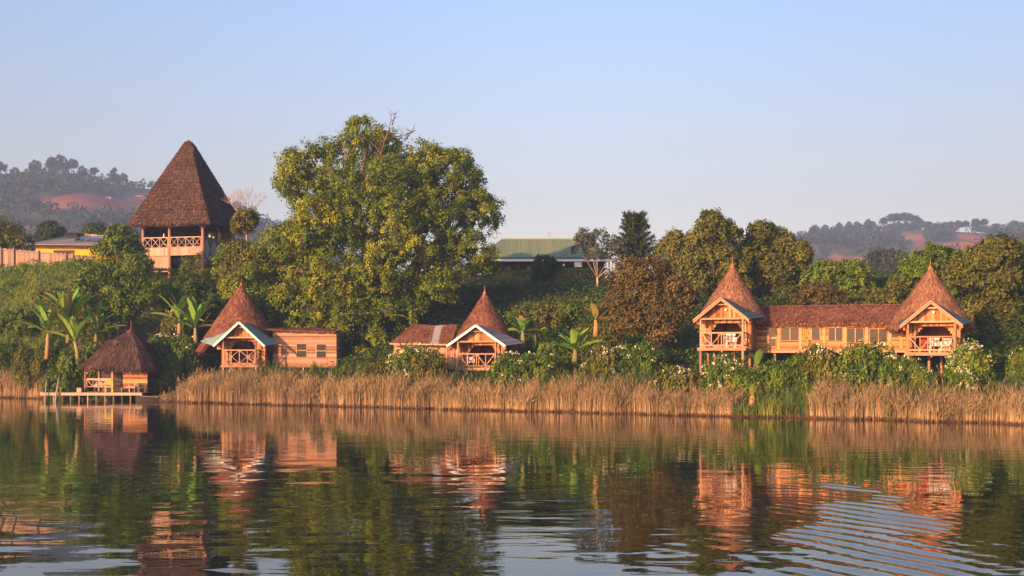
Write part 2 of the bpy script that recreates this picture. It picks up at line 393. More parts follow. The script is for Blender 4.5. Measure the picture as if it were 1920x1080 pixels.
def limbs(base, lobes, clumps, r0, seed, n_br=40, name='trunk', mat='bark', parent=None, fork=.35, lean=(0, 0)):
    rg = np.random.default_rng(seed); mb = MB(); base = Vector(base)
    cen = Vector(np.average(np.array(lobes)[:, :3], axis=0, weights=np.array(lobes)[:, 3]))
    top = base.lerp(cen, fork) + Vector((lean[0], lean[1], 0))
    mb.tube([base - Vector((0, 0, .5)), base + Vector((0, 0, .05)), base.lerp(top, .5) + Vector(rg.normal(size=3) * r0 * .4), top], [r0 * 1.5, r0 * 1.15, r0 * .9, r0 * .75], 8)
    ends = []
    for lb in lobes:
        c = Vector(lb[:3]); mid = top.lerp(c, .5) + Vector((rg.normal() * .12, rg.normal() * .12, .1)) * (c - top).length
        rr = r0 * .5 * min(1, (lb[3] / 2.5)) + .02
        mb.tube([top - Vector((0, 0, .1)), mid, c], [rr, rr * .7, rr * .45], 6); ends.append((c, rr * .4)); ends.append((mid, rr * .6))
    idx = rg.permutation(len(clumps))[:n_br]
    for i in idx:
        c = Vector(clumps[i]); e0, rr = min(ends, key=lambda e_: (e_[0] - c).length)
        mid = e0.lerp(c, .55) + Vector(rg.normal(size=3)) * .1 * (c - e0).length
        rr = min(rr, .09 * r0 / .3 + .02)
        mb.tube([e0, mid, c], [rr, rr * .6, rr * .2], 5)
    return mb.build(name, mat, parent, True)

def make_tree(name, label, cat, loc, lobes, mat, n_cl, cr, per, leaf, seed, r0=.25, bark='bark', group=None, n_br=40, fork=.35, lean=(0, 0), **k):
    t = thing(name, label, cat, loc, 0, group)
    V, q, T, cl, _ = crown_data(lobes, n_cl, cr, per, leaf, seed, **k)
    np_mesh('crown', V, q, T, mat, t)
    limbs((0, 0, 0), lobes, cl, r0, seed + 5, n_br, 'trunk', bark, t, fork, lean)
    return t

SHR = .42
def px_lobes(base, items, Y, SHR=.42):
    """lobes read off the photograph as (px, py, radius px[, depth offset[, flatten]]), relative to base"""
    out = []
    for it in items:
        px, py, r = it[:3]; dy = it[3] if len(it) > 3 else 0; fl = it[4] if len(it) > 4 else .85
        p = at(px, py, Y + dy); s = (Y + dy) / F
        rr = max(r * s - SHR, r * s * .45); out.append((p.x - base[0], p.y - base[1], p.z - base[2], rr, rr * .9, rr * fl))
    return out

def tree_px(name, label, cat, bpx, Y, items, mat, n_cl, cr, per, leaf, seed, **k):
    x = (bpx - 960) / F * Y; loc = (x, Y, float(gz(x, Y)))
    return make_tree(name, label, cat, loc, px_lobes(loc, items, Y, k.pop('shr', .12)), mat, n_cl, cr, per, leaf, seed, **k)

# ------------------------------------------------------------------ the big tree
big_items = [(690, 262, 55, 0), (735, 300, 70, 2), (600, 325, 85, -1), (572, 370, 66, 0), (815, 330, 82, 0), (862, 372, 72, 1), (888, 420, 58, 1),
             (690, 390, 120, -3), (610, 440, 105, -3), (780, 440, 105, -3), (860, 490, 72, -1), (545, 455, 72, 0), (505, 500, 44, 0),
             (520, 550, 80, -1), (620, 560, 105, -3), (720, 520, 80, -4), (820, 540, 72, -2), (560, 600, 60, -2), (680, 625, 55, -5, .9),
             (730, 590, 48, -5), (640, 650, 42, -5), (900, 395, 34, -1), (700, 660, 34, -6), (880, 470, 52, -2), (905, 510, 30, 0)]
big = tree_px('fig_tree', 'huge spreading tree with olive-yellow crown towering over the huts', 'tree', 700, 104, big_items, 'leaf_olive', 1300, 1.05, 170, .22, 3, sub=7, shr=.3, mass=1.9, mass_n=2.1, r0=.8, n_br=160, fork=.3, inner=.2)
V, q, T, _, _ = crown_data(px_lobes(big.location, [(720, 243, 18), (738, 262, 22)], 102), 8, .5, 10, .2, 5)
# bare snag branches at the top of the crown
mb = MB()
o = big.location
for (a, b_) in (((690, 350), (722, 262)), ((722, 262), (735, 215)), ((722, 262), (762, 252)), ((722, 262), (705, 240)), ((735, 235), (742, 212)), ((715, 290), (690, 262)), ((762, 252), (780, 244)), ((650, 300), (640, 250)), ((760, 262), (768, 250))):
    p = at(*a, 102) - o; r_ = at(*b_, 102) - o; mb = MB()
    mb.tube([p, p.lerp(r_, .5) + Vector((rnd.uniform(-.15, .15), 0, 0)), r_], [.06, .04, .02], 5)
    for k_ in range(6):
        c_ = p.lerp(r_, rnd.uniform(.3, 1)); e_ = c_ + Vector((rnd.uniform(-.8, .8), rnd.uniform(-.4, .4), rnd.uniform(.1, .9)))
        mb.tube([c_, e_], [.022, .008], 4)
    mb.build('dead_branch', 'bark', big)


# ------------------------------------------------------------------ other trees, one by one
TS = [
 # name, label, bpx, Y, items, mat, n, cr, per, leaf, seed, kw
 ('shade_tree', 'dense leafy tree between the yellow house and the tall thatched pavilion', 228, 108, [(226, 446, 34), (208, 470, 30), (248, 470, 26), (240, 500, 34), (205, 505, 26)], 'leaf_green', 240, .75, 70, .24, 21, dict(r0=.22)),
 ('slope_tree', 'tall tree with yellow-flecked crown on the slope above the banana plants', 205, 101, [(180, 520, 34), (215, 540, 36), (255, 545, 34), (190, 570, 36), (235, 580, 38), (275, 560, 26), (160, 545, 24), (255, 500, 22)], 'leaf_green', 380, .7, 66, .24, 22, dict(r0=.22)),
 ('slope_tree', 'round bushy tree just right of the tall thatched pavilion', 455, 104, [(455, 428, 20), (462, 412, 14), (440, 470, 28), (470, 480, 36), (450, 510, 34), (498, 520, 30)], 'leaf_brownish', 330, .7, 60, .22, 23, dict(r0=.2)),
 ('garden_tree', 'slender young tree in front of the pavilion posts', 362, 110, [(350, 487, 9), (352, 500, 11), (346, 513, 10), (372, 490, 10)], 'leaf_green', 34, .35, 40, .18, 24, dict(r0=.06, n_br=10)),
 ('garden_tree', 'leafy young tree at the right corner of the pavilion', 418, 110, [(425, 470, 16), (412, 488, 15), (432, 495, 16), (420, 512, 18)], 'leaf_green', 80, .5, 50, .2, 25, dict(r0=.09, n_br=14)),
 ('garden_tree', 'dark tree with yellow leaves at the far left edge', -8, 132, [(5, 430, 24), (20, 450, 22), (-10, 450, 30), (42, 458, 15)], 'leaf_brownish', 120, .8, 60, .28, 26, dict(r0=.2)),
 ('shade_tree', 'tall dark tree standing behind the left thatched lodge', 1340, 96, [(1335, 415, 32), (1355, 440, 34), (1315, 450, 34), (1338, 480, 40), (1300, 490, 30), (1370, 500, 34), (1300, 525, 32), (1335, 530, 34), (1375, 540, 30)], 'leaf_brownish', 420, .7, 64, .25, 27, dict(r0=.3)),
 ('shade_tree', 'broad rounded tree above the thatched wing roof', 1450, 98, [(1435, 450, 36), (1465, 460, 36), (1410, 475, 34), (1490, 480, 34), (1445, 510, 46), (1500, 520, 34), (1400, 525, 36), (1475, 545, 36)], 'leaf_brownish', 520, .72, 62, .25, 28, dict(r0=.3, thi=.7)),
 ('shade_tree', 'smaller feathery tree to the left of the tall dark tree', 1270, 104, [(1265, 450, 18), (1250, 468, 20), (1278, 470, 20), (1265, 495, 26)], 'leaf_brownish', 130, .7, 60, .25, 29, dict(r0=.2)),
 ('white_flowering_tree', 'bright green tree with white blossoms behind the long thatched wing', 1560, 94, [(1560, 510, 32), (1590, 515, 30), (1535, 530, 32), (1600, 540, 30), (1570, 550, 40), (1625, 555, 26)], 'leaf_green', 330, .65, 66, .22, 30, dict(r0=.2)),
 ('bushy_tree', 'yellowish bushy tree between the thatched wing and the right cone roof', 1660, 90, [(1655, 560, 30), (1680, 550, 26), (1635, 575, 24), (1700, 540, 22)], 'leaf_brownish', 160, .6, 60, .22, 31, dict(r0=.15)),
 ('bushy_tree', 'reddish bushy tree low behind the thatched wing roof', 1550, 88, [(1530, 560, 24), (1560, 565, 26), (1500, 565, 22), (1590, 575, 20)], 'leaf_rust', 120, .6, 60, .22, 32, dict(r0=.15, thi=.5)),
 ('shade_tree', 'dark tree directly behind the right cone roof', 1765, 84, [(1745, 485, 24), (1780, 500, 30), (1725, 505, 22), (1790, 540, 34), (1740, 540, 30)], 'leaf_green', 260, .6, 60, .22, 33, dict(r0=.2, thi=.75)),
 ('shade_tree', 'large yellow-green tree filling the right edge beside the right lodge', 1850, 80, [(1835, 490, 34), (1870, 480, 32), (1810, 515, 30), (1850, 530, 44), (1890, 520, 36), (1830, 580, 44), (1880, 590, 44), (1862, 640, 36)], 'leaf_brownish', 560, .65, 64, .22, 34, dict(r0=.28, thi=.8)),
 ('shade_tree', 'dark leafy tree cut by the right edge of the picture', 1935, 84, [(1915, 490, 34), (1945, 500, 36), (1930, 550, 48), (1920, 610, 44), (1960, 600, 40)], 'leaf_green', 320, .65, 60, .22, 35, dict(r0=.25, thi=.8)),
 ('rust_tree', 'wide russet-brown tree with bare crooked limbs left of the twin lodges', 1235, 82, [(1185, 515, 38), (1225, 510, 38), (1260, 535, 36), (1165, 560, 36), (1210, 565, 48), (1255, 585, 42), (1180, 605, 34), (1290, 560, 30), (1230, 620, 34), (1150, 525, 20), (1300, 600, 24)], 'leaf_rust', 560, .62, 62, .20, 36, dict(r0=.22, n_br=150, inner=.1)),
 ('open_tree', 'sparse grey-green tree leaning in front of the green roof', 1120, 112, [(1100, 450, 24), (1130, 445, 24), (1085, 470, 20), (1115, 475, 20), (1150, 465, 18), (1155, 490, 16)], 'leaf_grey', 110, .6, 34, .22, 37, dict(r0=.12, bark='bark_pale', n_br=60, inner=.3)),
 ('cypress_bush', 'dark conical bush in front of the green roofed building', 1022, 116, [(1021, 490, 13, 0, 1.1), (1021, 505, 18, 0, 1), (1014, 518, 16), (1030, 516, 16)], 'leaf_dark', 120, .4, 60, .2, 38, dict(r0=.12)),
 ('eucalyptus', 'hazy round eucalyptus in the valley above the thatched wing', 1658, 235, [(1650, 490, 20), (1670, 500, 24), (1638, 505, 20), (1655, 515, 26), (1680, 525, 18)], 'leaf_grey', 170, 1.2, 60, .5, 39, dict(r0=.5, bark='bark_pale', thi=.5)),
 ('small_conifer', 'small dark conifer beside the tin roofed house in the valley', 1692, 230, [(1691, 473, 5, 0, 1), (1691, 481, 7), (1692, 490, 8)], 'leaf_dark', 26, .7, 40, .4, 40, dict(r0=.15)),
 ('layered_tree', 'flat layered dark tree behind the yellow house roof, the left one', 95, 175, [(97, 421, 7, 0, .5), (96, 433, 19, 0, .5), (92, 445, 20, 0, .45), (80, 452, 14, 0, .4)], 'leaf_dark', 110, .7, 50, .35, 41, dict(r0=.2)),
 ('layered_tree', 'flat layered dark tree behind the solar panels, the right one', 180, 178, [(187, 421, 6, 0, .5), (178, 432, 16, 0, .5), (185, 444, 18, 0, .45), (172, 447, 14, 0, .4)], 'leaf_dark', 100, .7, 50, .35, 42, dict(r0=.2)),
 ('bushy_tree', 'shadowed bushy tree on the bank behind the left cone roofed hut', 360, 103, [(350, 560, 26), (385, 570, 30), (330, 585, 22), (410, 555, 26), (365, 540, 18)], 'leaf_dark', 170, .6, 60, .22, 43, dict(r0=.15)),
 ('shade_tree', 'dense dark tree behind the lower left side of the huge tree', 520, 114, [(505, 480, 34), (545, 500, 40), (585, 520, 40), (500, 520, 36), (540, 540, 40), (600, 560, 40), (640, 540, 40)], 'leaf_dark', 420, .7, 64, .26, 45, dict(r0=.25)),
 ('bushy_tree', 'olive bushy tree between the left cone roof and the huge tree', 470, 100, [(465, 520, 28), (490, 560, 36), (445, 545, 28), (500, 600, 34), (530, 570, 34)], 'leaf_olive', 260, .6, 60, .22, 44, dict(r0=.15)),
]
for nm, lab, bpx, Y, items, mat, n, cr, per, lf, seed, kw in TS:
    if n > 100 and Y < 125: kw['mass'] = 1.15
    tree_px(nm, lab, 'bush' if 'bush' in nm and 'tree' not in nm else 'tree', bpx, Y, items, mat, n, cr, per, lf, seed, **kw)

# araucaria with whorled, upturned branches
def araucaria(px, Y):
    x = (px - 960) / F * Y; z = float(gz(x, Y)); t = thing('monkey_puzzle_tree', 'dark spiky conifer with upturned whorled branches beside the green roof', 'tree', (x, Y, z))
    top = at(px, 404, Y).z - z; mb = MB(); mb.tube([(0, 0, -.5), (0, 0, top * .5), (0, 0, top - .3)], [.22, .16, .05], 7, .3); rg = np.random.default_rng(8)
    Vs, Qs, Ts = [], [], []; k = 0
    for i in range(13):
        f = i / 12; zz = top * (.42 + .56 * f); L = (2.3 if f < .5 else 1.5) * (1 - .25 * max(0, f - .6) / .4) * (1 - .15 * (i % 2))
        if .5 < f < .62: L *= .65
        for j in range(9):
            a = 2 * PI * j / 9 + i * .5 + rg.normal() * .15; d = np.array((math.cos(a), math.sin(a), 0))
            p0 = np.array((0, 0, zz)); p1 = p0 + d * L * .6 + (0, 0, -.05); p2 = p0 + d * L + (0, 0, .35)
            mb.tube([p0, p1, p2], [.05, .04, .02], 4, .2)
            n = 90; f_ = rg.uniform(.25, 1, n)[:, None]
            P = p0 + (p1 - p0) * np.minimum(f_ / .6, 1) + (p2 - p1) * np.maximum((f_ - .6) / .4, 0)
            Nn = rg.normal(size=(n, 3)) + (0, 0, .5)
            V, q = leaf_quads(P, Nn, .3, rg, .25, -1.2); Vs.append(V); Qs.append(q + k); Ts.append(np.repeat(rg.uniform(0, .8, n), 4)); k += len(V)
    np_mesh('crown', np.concatenate(Vs), np.concatenate(Qs), np.concatenate(Ts), 'leaf_dark', t); mb.build('trunk', 'bark', t)
araucaria(1190, 114)

# bare twiggy tree tops
def bare_tree(px, py, Y, H, W, label, seed, mat='bark_pale'):
    x = (px - 960) / F * Y; z = float(gz(x, Y)); top = at(px, py, Y).z - z
    t = thing('bare_tree', label, 'tree', (x, Y, z)); rg = random.Random(seed); mb = MB(); cr = MB()
    mb.tube([(0, 0, -.4), (.1, 0, top * .5), (0, 0, top - H)], [.14, .11, .08], 6)
    def grow(p, d, L, r, dep, m):
        q_ = p + d * L; m.tube([p, p.lerp(q_, .5) + Vector((rg.uniform(-.1, .1), rg.uniform(-.1, .1), 0)) * L, q_], [r, r * .8, r * .6], 4)
        if dep:
            for _ in range(3):
                nd = (d + Vector((rg.uniform(-.8, .8), rg.uniform(-.6, .6), rg.uniform(-.15, .6)))).normalized(); grow(q_, nd, L * rg.uniform(.6, .85), r * .55, dep - 1, m)
    for _ in range(4):
        grow(Vector((0, 0, top - H)), Vector((rg.uniform(-W, W), rg.uniform(-.4, .4), 1)).normalized(), H * .38, .06, 4, cr)
    mb.build('trunk', mat, t); cr.build('branches', mat, t)
bare_tree(462, 362, 109, 3.2, .8, 'leafless grey twiggy tree against the sky right of the pavilion', 4)
0 and bare_tree(1272, 560, 79.5, 2.2, 2.4, 'leafless crooked tree reaching over to the left lodge roof', 9, 'bark')
0 and bare_tree(835, 570, 90.5, 1.6, .7, 'thin bare tree rising behind the middle hut', 12, 'bark')

# ------------------------------------------------------------------ undergrowth on the bank
def undergrowth():
    rg = np.random.default_rng(77); P = []; 
    n = 26000
    x = rg.uniform(-62, 66, n); y = rg.uniform(58, 160, n); s = sdist(x, y); u = x / y * F + 960
    keep = (s > 4.2) & (s < 54) & (u > -40) & (u < 2050) & (x < y * .52)
    lim = np.where(u < 520, np.interp(u, [150, 330], [17, 22]), np.where((u > 890) & (u < 1150), 37., 52.))
    keep &= s < lim
    for (bx, by, r) in ((-33, 118, 6.5), (-21.6, 95, 4.2), (-17, 97, 3.5), (-2.2, 85.5, 3.6), (-6, 87, 3), (13.5, 74.5, 3.6), (17, 76, 2.6), (20, 75, 2.6), (23.5, 71.5, 3.5), (-32.5, 95, 4.5)):
        keep &= (x - bx) ** 2 + (y - by) ** 2 > r * r
    keep &= ~((u < 300) & (s < 21) & (u < 150 + 40 * rg.random(n)) & (rg.random(n) < .94 + .06 * np.sin(x * .8) * np.cos(y * .5)))
    x, y, s, u = x[keep], y[keep], s[keep], u[keep]; n = len(x); z = gz(x, y)
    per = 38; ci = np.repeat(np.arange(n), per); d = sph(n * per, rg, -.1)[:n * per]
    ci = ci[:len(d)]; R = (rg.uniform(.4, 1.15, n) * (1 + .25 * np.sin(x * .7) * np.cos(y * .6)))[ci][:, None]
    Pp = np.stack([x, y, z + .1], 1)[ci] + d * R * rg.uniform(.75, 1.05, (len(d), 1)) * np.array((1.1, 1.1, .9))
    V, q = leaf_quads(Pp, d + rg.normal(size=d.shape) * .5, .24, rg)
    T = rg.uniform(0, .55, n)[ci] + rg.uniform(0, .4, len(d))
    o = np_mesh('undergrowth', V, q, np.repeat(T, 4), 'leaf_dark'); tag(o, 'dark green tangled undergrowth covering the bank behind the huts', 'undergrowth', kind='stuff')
undergrowth()

# grassy slope at the left, and grasses behind the reeds
def blades(n, xs, ys, zs, h, w, rg, bend=.25, seg=3, T=None):
    a = rg.uniform(0, 2 * PI, n); wd = np.stack([np.cos(a), np.sin(a), np.zeros(n)], 1)
    bend = np.where(rg.random(n) < .07, bend * 4., bend); b = rg.uniform(0, 2 * PI, n); bd = np.stack([np.cos(b), np.sin(b), np.zeros(n)], 1) * (bend * h * rg.uniform(.1, 1, n))[:, None]
    V = np.empty((n, (seg + 1) * 2, 3)); B = np.stack([xs, ys, zs], 1)
    for i in range(seg + 1):
        f = i / seg; c = B + bd * f * f + np.array((0, 0, 1)) * (h * (f - .12 * f * f))[:, None]; ww = (w * (1 - f * .8))[:, None] / 2 if hasattr(w, '__len__') else w * (1 - f * .8) / 2
        V[:, i * 2] = c - wd * ww; V[:, i * 2 + 1] = c + wd * ww
    k = (seg + 1) * 2; base = np.arange(n)[:, None] * k
    q = np.concatenate([base + np.array([[2 * i, 2 * i + 1, 2 * i + 3, 2 * i + 2]]) for i in range(seg)], 0)
    return V.reshape(-1, 3), q, k
def grass():
    rg = np.random.default_rng(5); n = 60000
    x = rg.uniform(-64, -28, n); y = rg.uniform(92, 140, n); s = sdist(x, y); u = x / y * F + 960
    keep = (s > 2.5) & (s < 17.) & (u > -60) & (u < 215); x, y = x[keep], y[keep]; n = len(x)
    cl = .5 + .5 * np.sin(x * .9 + np.sin(y * .7) * 2) * np.cos(y * .55 + x * .3)
    h = rg.uniform(.3, .7, n) * (.6 + .8 * cl); V, q, k = blades(n, x, y, gz(x, y) - .05, h, .09, rg, .7, 2)
    T = np.clip(cl * .45 + rg.uniform(0, .5, n), 0, 1)
    m = 2600; x = rg.uniform(-64, -28, m); y = rg.uniform(92, 140, m); s = sdist(x, y); u = x / y * F + 960; kk = (s > 3) & (s < 18) & (u > -60) & (u < 215); x, y = x[kk], y[kk]; m = len(x)
    ci = np.repeat(np.arange(m), 26); d = sph(m * 26, rg, -.1)[:m * 26]; ci = ci[:len(d)]; R_ = rg.uniform(.2, .6, m)[ci][:, None]
    Vw, qw = leaf_quads(np.stack([x, y, gz(x, y) + .25], 1)[ci] + d * R_ * np.array((1.3, 1.3, .8)), d + rg.normal(size=d.shape) * .4, .17, rg)
    V = np.concatenate([V, Vw]); T = np.concatenate([np.repeat(T, k), np.repeat(np.clip(rg.uniform(-.1, .6, m)[ci] + rg.uniform(0, .3, len(d)), 0, 1), 4)]); q = np.concatenate([q, qw + len(V) - len(Vw)])
    o = np_mesh('grass', V, q, T, 'leaf_grass'); tag(o, 'sunlit rough grass on the open slope at the left', 'grass', kind='stuff')
grass()

# ------------------------------------------------------------------ reeds
SD = np.array((.861, -.509))
def shore_px(u_):
    """along-shore distance from SA of the shore point seen at column u_"""
    a = (u_ - 960) / F
    return (a * SA[1] - SA[0]) / (SD[0] - a * SD[1])
BASE_T = .22
def reeds(name, label, px0, px1, dens, s0, s1, hh, mat, seed, tint=(.3, 1), green=0., bend=.12, w=.034):
    rg = np.random.default_rng(seed); t0, t1 = shore_px(px0), shore_px(px1); n = int(dens * abs(t1 - t0))
    t = rg.uniform(t0, t1, n); edge = .35 * np.sin(t * 1.3) + .25 * np.sin(t * 3.1 + 1) + .3 * np.sin(t * .37)
    s = s0 - .3 + edge + (s1 - s0) * rg.random(n) ** 1.3
    x = SA[0] + SD[0] * t + SN[0] * s; y = SA[1] + SD[1] * t + SN[1] * s
    tuft = .5 + .5 * np.sin(t * 2.2 + np.sin(t * .7) * 3) * np.cos(s * 1.4 + t * .9)
    lump = .5 + .5 * np.sin(t * .45 + 1.7)
    gap = (np.sin(t * 2.9 + 2 * np.sin(t * .6)) * np.cos(t * 1.1) > .62) & (s < s0 + 1.4) & (rg.random(n) < .8)
    hh = hh * np.interp(x / y * F + 960, [300, 700, 1050], [1.15, 1.0, .84]) if hh > 2.5 and px0 > 0 else hh
    h = hh * np.where(gap, .45, 1.) * (.66 + .20 * tuft + .26 * lump * (.6 + .4 * np.sin(t * 1.9))) * rg.uniform(.62, 1.12, n) * (1 - .25 * np.exp(-np.maximum(s - s0, 0) * 2))
    z = np.minimum(gz(x, y), 0.3) - .15
    z = np.where(s > 1.5, gz(x, y) - .1, -.15)
    V, q, k = blades(n, x, y, z, h, w, rg, bend, 4)
    z0_ = z
    streak = .5 + .5 * np.sin(t * 5.3 + np.sin(t * 1.9) * 4)
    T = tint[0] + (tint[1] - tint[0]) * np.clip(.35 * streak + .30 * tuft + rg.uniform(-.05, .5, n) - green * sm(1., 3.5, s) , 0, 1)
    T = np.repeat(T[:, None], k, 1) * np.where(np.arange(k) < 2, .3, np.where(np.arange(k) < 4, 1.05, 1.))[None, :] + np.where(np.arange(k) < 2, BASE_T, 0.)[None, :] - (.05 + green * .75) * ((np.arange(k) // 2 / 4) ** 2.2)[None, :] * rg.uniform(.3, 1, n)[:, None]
    # leaves and plumes on the upper half of every second stem
    m = n // 2; Pt = V.reshape(n, k, 3)[:m]; f = rg.integers(2, 5, m); P = Pt[np.arange(m), f * 2]
    Nn = rg.normal(size=(m, 3)); Nn[:, 2] *= .3; Vl, ql = leaf_quads(P, Nn, .45, rg, .09, -2.2)
    V2 = np.concatenate([V, Vl]); q2 = np.concatenate([q, ql + len(V)]); T2 = np.concatenate([T.ravel(), np.repeat(T[:m, 0], 4)])
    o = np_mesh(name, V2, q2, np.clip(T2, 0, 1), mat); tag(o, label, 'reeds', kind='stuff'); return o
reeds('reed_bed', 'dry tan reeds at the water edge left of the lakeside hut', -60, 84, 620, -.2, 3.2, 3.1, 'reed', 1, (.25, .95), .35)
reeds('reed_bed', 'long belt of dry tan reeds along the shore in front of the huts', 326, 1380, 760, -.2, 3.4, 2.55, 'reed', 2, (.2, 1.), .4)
reeds('reed_bed', 'dry tan reeds along the shore below the right lodge', 1510, 2050, 760, -.1, 3.8, 2.1, 'reed', 3, (.2, 1.), .45)
reeds('sedge', 'bright green and yellow sedge between the two reed belts', 1372, 1530, 420, .0, 3.2, 1.65, 'sedge', 4, (.0, .8), .3, .3, .05)
reeds('tall_grass', 'green grass growing behind the reed belt', 300, 2050, 300, 2.6, 7., 2.1, 'sedge', 6, (.0, .6), .2, .35, .05)
reeds('reed_bed', 'small tuft of dry reeds right of the lakeside hut', 298, 312, 200, .3, 1.5, 1.2, 'reed', 7, (.3, 1.), .2)

def litter():
    rg = np.random.default_rng(31); n = 14000; t = rg.uniform(shore_px(-60), shore_px(2050), n); u_ = None
    edge = .35 * np.sin(t * 1.3) + .25 * np.sin(t * 3.1 + 1) + .3 * np.sin(t * .37); s = -.62 + edge + rg.exponential(.35, n)
    x = SA[0] + SD[0] * t + SN[0] * s; y = SA[1] + SD[1] * t + SN[1] * s; u_ = x / y * F + 960; k_ = ~((u_ > 78) & (u_ < 300)); x, y = x[k_], y[k_]; n = len(x)
    V, q, k = blades(n, x, y, np.full(n, -.08), rg.uniform(.12, .34, n), .06, rg, .8, 2)
    o = np_mesh('reed_litter', V, q, np.repeat(rg.uniform(0, 1, n), k), 'litter'); tag(o, 'dark brown broken reed stalks lying along the waterline', 'reed litter', kind='stuff')
litter()

# ------------------------------------------------------------------ bushes and banana plants
def flower_bush(label, seed, mat='leaf_green', n_cl=120, nf=60, W=2.0, H=2.0):
    rg = np.random.default_rng(seed)
    lobes = [(rg.uniform(-.5, .5) * W, rg.uniform(-.3, .3) * W, H * rg.uniform(.35, .62), W * rg.uniform(.4, .6), W * rg.uniform(.4, .55), H * rg.uniform(.32, .42)) for _ in range(6)]
    t = thing('flowering_bush', label, 'bush')
    V, q, T, cl, O = crown_data(lobes, n_cl, .42, 56, .17, seed, down=-.5, sub=7, wid=.6)
    np_mesh('foliage', V, q, T, mat, t)
    limbs((0, 0, 0), lobes, cl, .08, seed, 20, 'stems', 'bark', t, .2)
    if nf:
        n = len(cl); i = rg.permutation(n); i = i[(O[i][:, 1] < .5)][:nf]; P, N_ = [], []
        for k in i:
            c = cl[k] + (O[k] + np.array((0, 0, .35))) * .36
            m = rg.integers(5, 12); P.append(c + rg.normal(size=(m, 3)) * np.array((.10, .10, .035))); N_.append(np.tile((0, -.35, 1.), (m, 1)) + rg.normal(size=(m, 3)) * .4)
        P = np.concatenate(P); N_ = np.concatenate(N_); V, q = leaf_quads(P, N_, .12, rg, .9)
        np_mesh('blossoms', V, q, np.repeat(rg.uniform(0, 1, len(P)), 4), 'blossom', t)
    return t
fb = [flower_bush('b', 101, nf=40), flower_bush('b', 102, nf=22, W=2.3, H=1.8), flower_bush('b', 103, mat='leaf_brownish', nf=24), flower_bush('b', 104, nf=85, W=2.0, H=2.3, n_cl=190)]
gb = [flower_bush('b', 111, nf=0), flower_bush('b', 112, mat='leaf_brownish', nf=0, W=2.4)]
for o in gb: o.name = 'leafy_bush'
# (proto, px, py of top, Y, half width px, label)
BS = [(fb[1], 322, 612, 97, 50, 'white-flowering bush between the lakeside hut and the left cone roofed hut'),
      (fb[0], 775, 640, 82.5, 55, 'white-flowering bush in front of the middle hut annex'),
      (fb[1], 985, 650, 80, 62, 'white-flowering bush right of the middle hut porch'),
      (fb[2], 1130, 632, 77.5, 45, 'white-flowering bush topped with blossoms right of the upright banana plant'),
      (fb[1], 1185, 640, 78, 50, 'sparsely flowering bush below the russet tree'),
      (fb[2], 1270, 670, 71.5, 58, 'low flowering bush left of the left lodge stilts'),
      (fb[0], 1350, 668, 70, 40, 'low flowering bush directly below the left lodge balcony'),
      (gb[0], 1420, 672, 69.5, 55, 'plain green bush below the door of the thatched wing'),
      (fb[2], 1535, 618, 69.5, 52, 'tall flowering bush in front of the middle windows of the thatched wing'),
      (fb[0], 1632, 640, 68, 60, 'widest flowering bush in front of the right end of the thatched wing'),
      (fb[1], 1690, 655, 66, 42, 'flowering bush at the left foot of the right lodge'),
      (fb[0], 1735, 690, 65, 26, 'small flowering bush in the shade under the right lodge balcony'),
      (fb[3], 1832, 616, 65.5, 62, 'tallest bush covered in white blossoms right of the right lodge'),
      (fb[3], 1795, 668, 63.5, 40, 'flower-laden bush leaning over the stilt of the right lodge'),
      (fb[0], 1925, 655, 66, 34, 'flowering bush cut by the right edge of the picture'),
      (fb[1], 432, 505, 107, 36, 'white-flowering shrub on the slope right of the pavilion'),
      (fb[2], 330, 555, 102, 34, 'white-flowering shrub on the slope below the pavilion'),
      (gb[1], 400, 512, 106, 30, 'dull green shrub on the slope under the pavilion corner'),
      (gb[0], 312, 508, 107, 28, 'clipped green shrub in front of the pavilion base'),
      (gb[1], 700, 672, 84, 34, 'leafy bush at the foot of the huge tree'),
      (gb[0], 642, 676, 85, 24, 'green bush at the right end of the left hut annex'),
      (gb[1], 545, 690, 88, 26, 'reddish bush between the left porch and its annex'),
      (gb[0], 592, 672, 88, 14, 'small round bush below the windows of the left hut annex'),
      (gb[0], 1050, 628, 84, 52, 'leafy bush behind the upright banana plant'),
      (gb[1], 1120, 600, 86, 46, 'brownish green bush left of the russet tree'),
      (gb[0], 1200, 628, 80, 45, 'green bush under the russet tree'),
      (gb[0], 165, 632, 97, 48, 'dark leafy bush behind the lakeside hut roof'),
      (gb[0], 118, 668, 96.5, 36, 'deep green bush left of the lakeside hut'),
      (gb[0], 305, 660, 95, 32, 'shaded bush to the right of the lakeside hut'),
      (gb[1], 145, 560, 103, 38, 'purplish brown bush on the grassy slope'),
      (gb[0], 1480, 655, 69, 42, 'green bush below the first wide window of the thatched wing'),
      (gb[0], 36, 560, 107, 40, 'green bush high on the open grassy slope'),
      (gb[1], 92, 528, 112, 34, 'dull brownish bush just below the wooden fence'),
      (gb[0], 18, 618, 101, 34, 'green bush behind the leftmost reeds'),
      (gb[1], 62, 640, 98, 30, 'low brownish bush left of the banana clump'),
      (gb[0], 106, 622, 98.5, 34, 'green bush among the tall banana plants'),
      (gb[0], 350, 640, 97.5, 34, 'green bush at the feet of the banana plants beside the left hut'),
      (gb[1], 800, 655, 81, 36, 'green bush hiding the plank wing of the middle hut'),
      (gb[0], 1380, 668, 70, 40, 'green bush between the stilts of the left lodge'),
      (gb[0], 930, 568, 96, 46, 'green bush in the shade behind the middle cone roof'),
      (gb[1], 1010, 560, 98, 52, 'dull green bush on the bank below the clipped hedge'),
      (gb[0], 1090, 548, 98, 50, 'dark green bush on the bank left of the russet tree'),
      ]
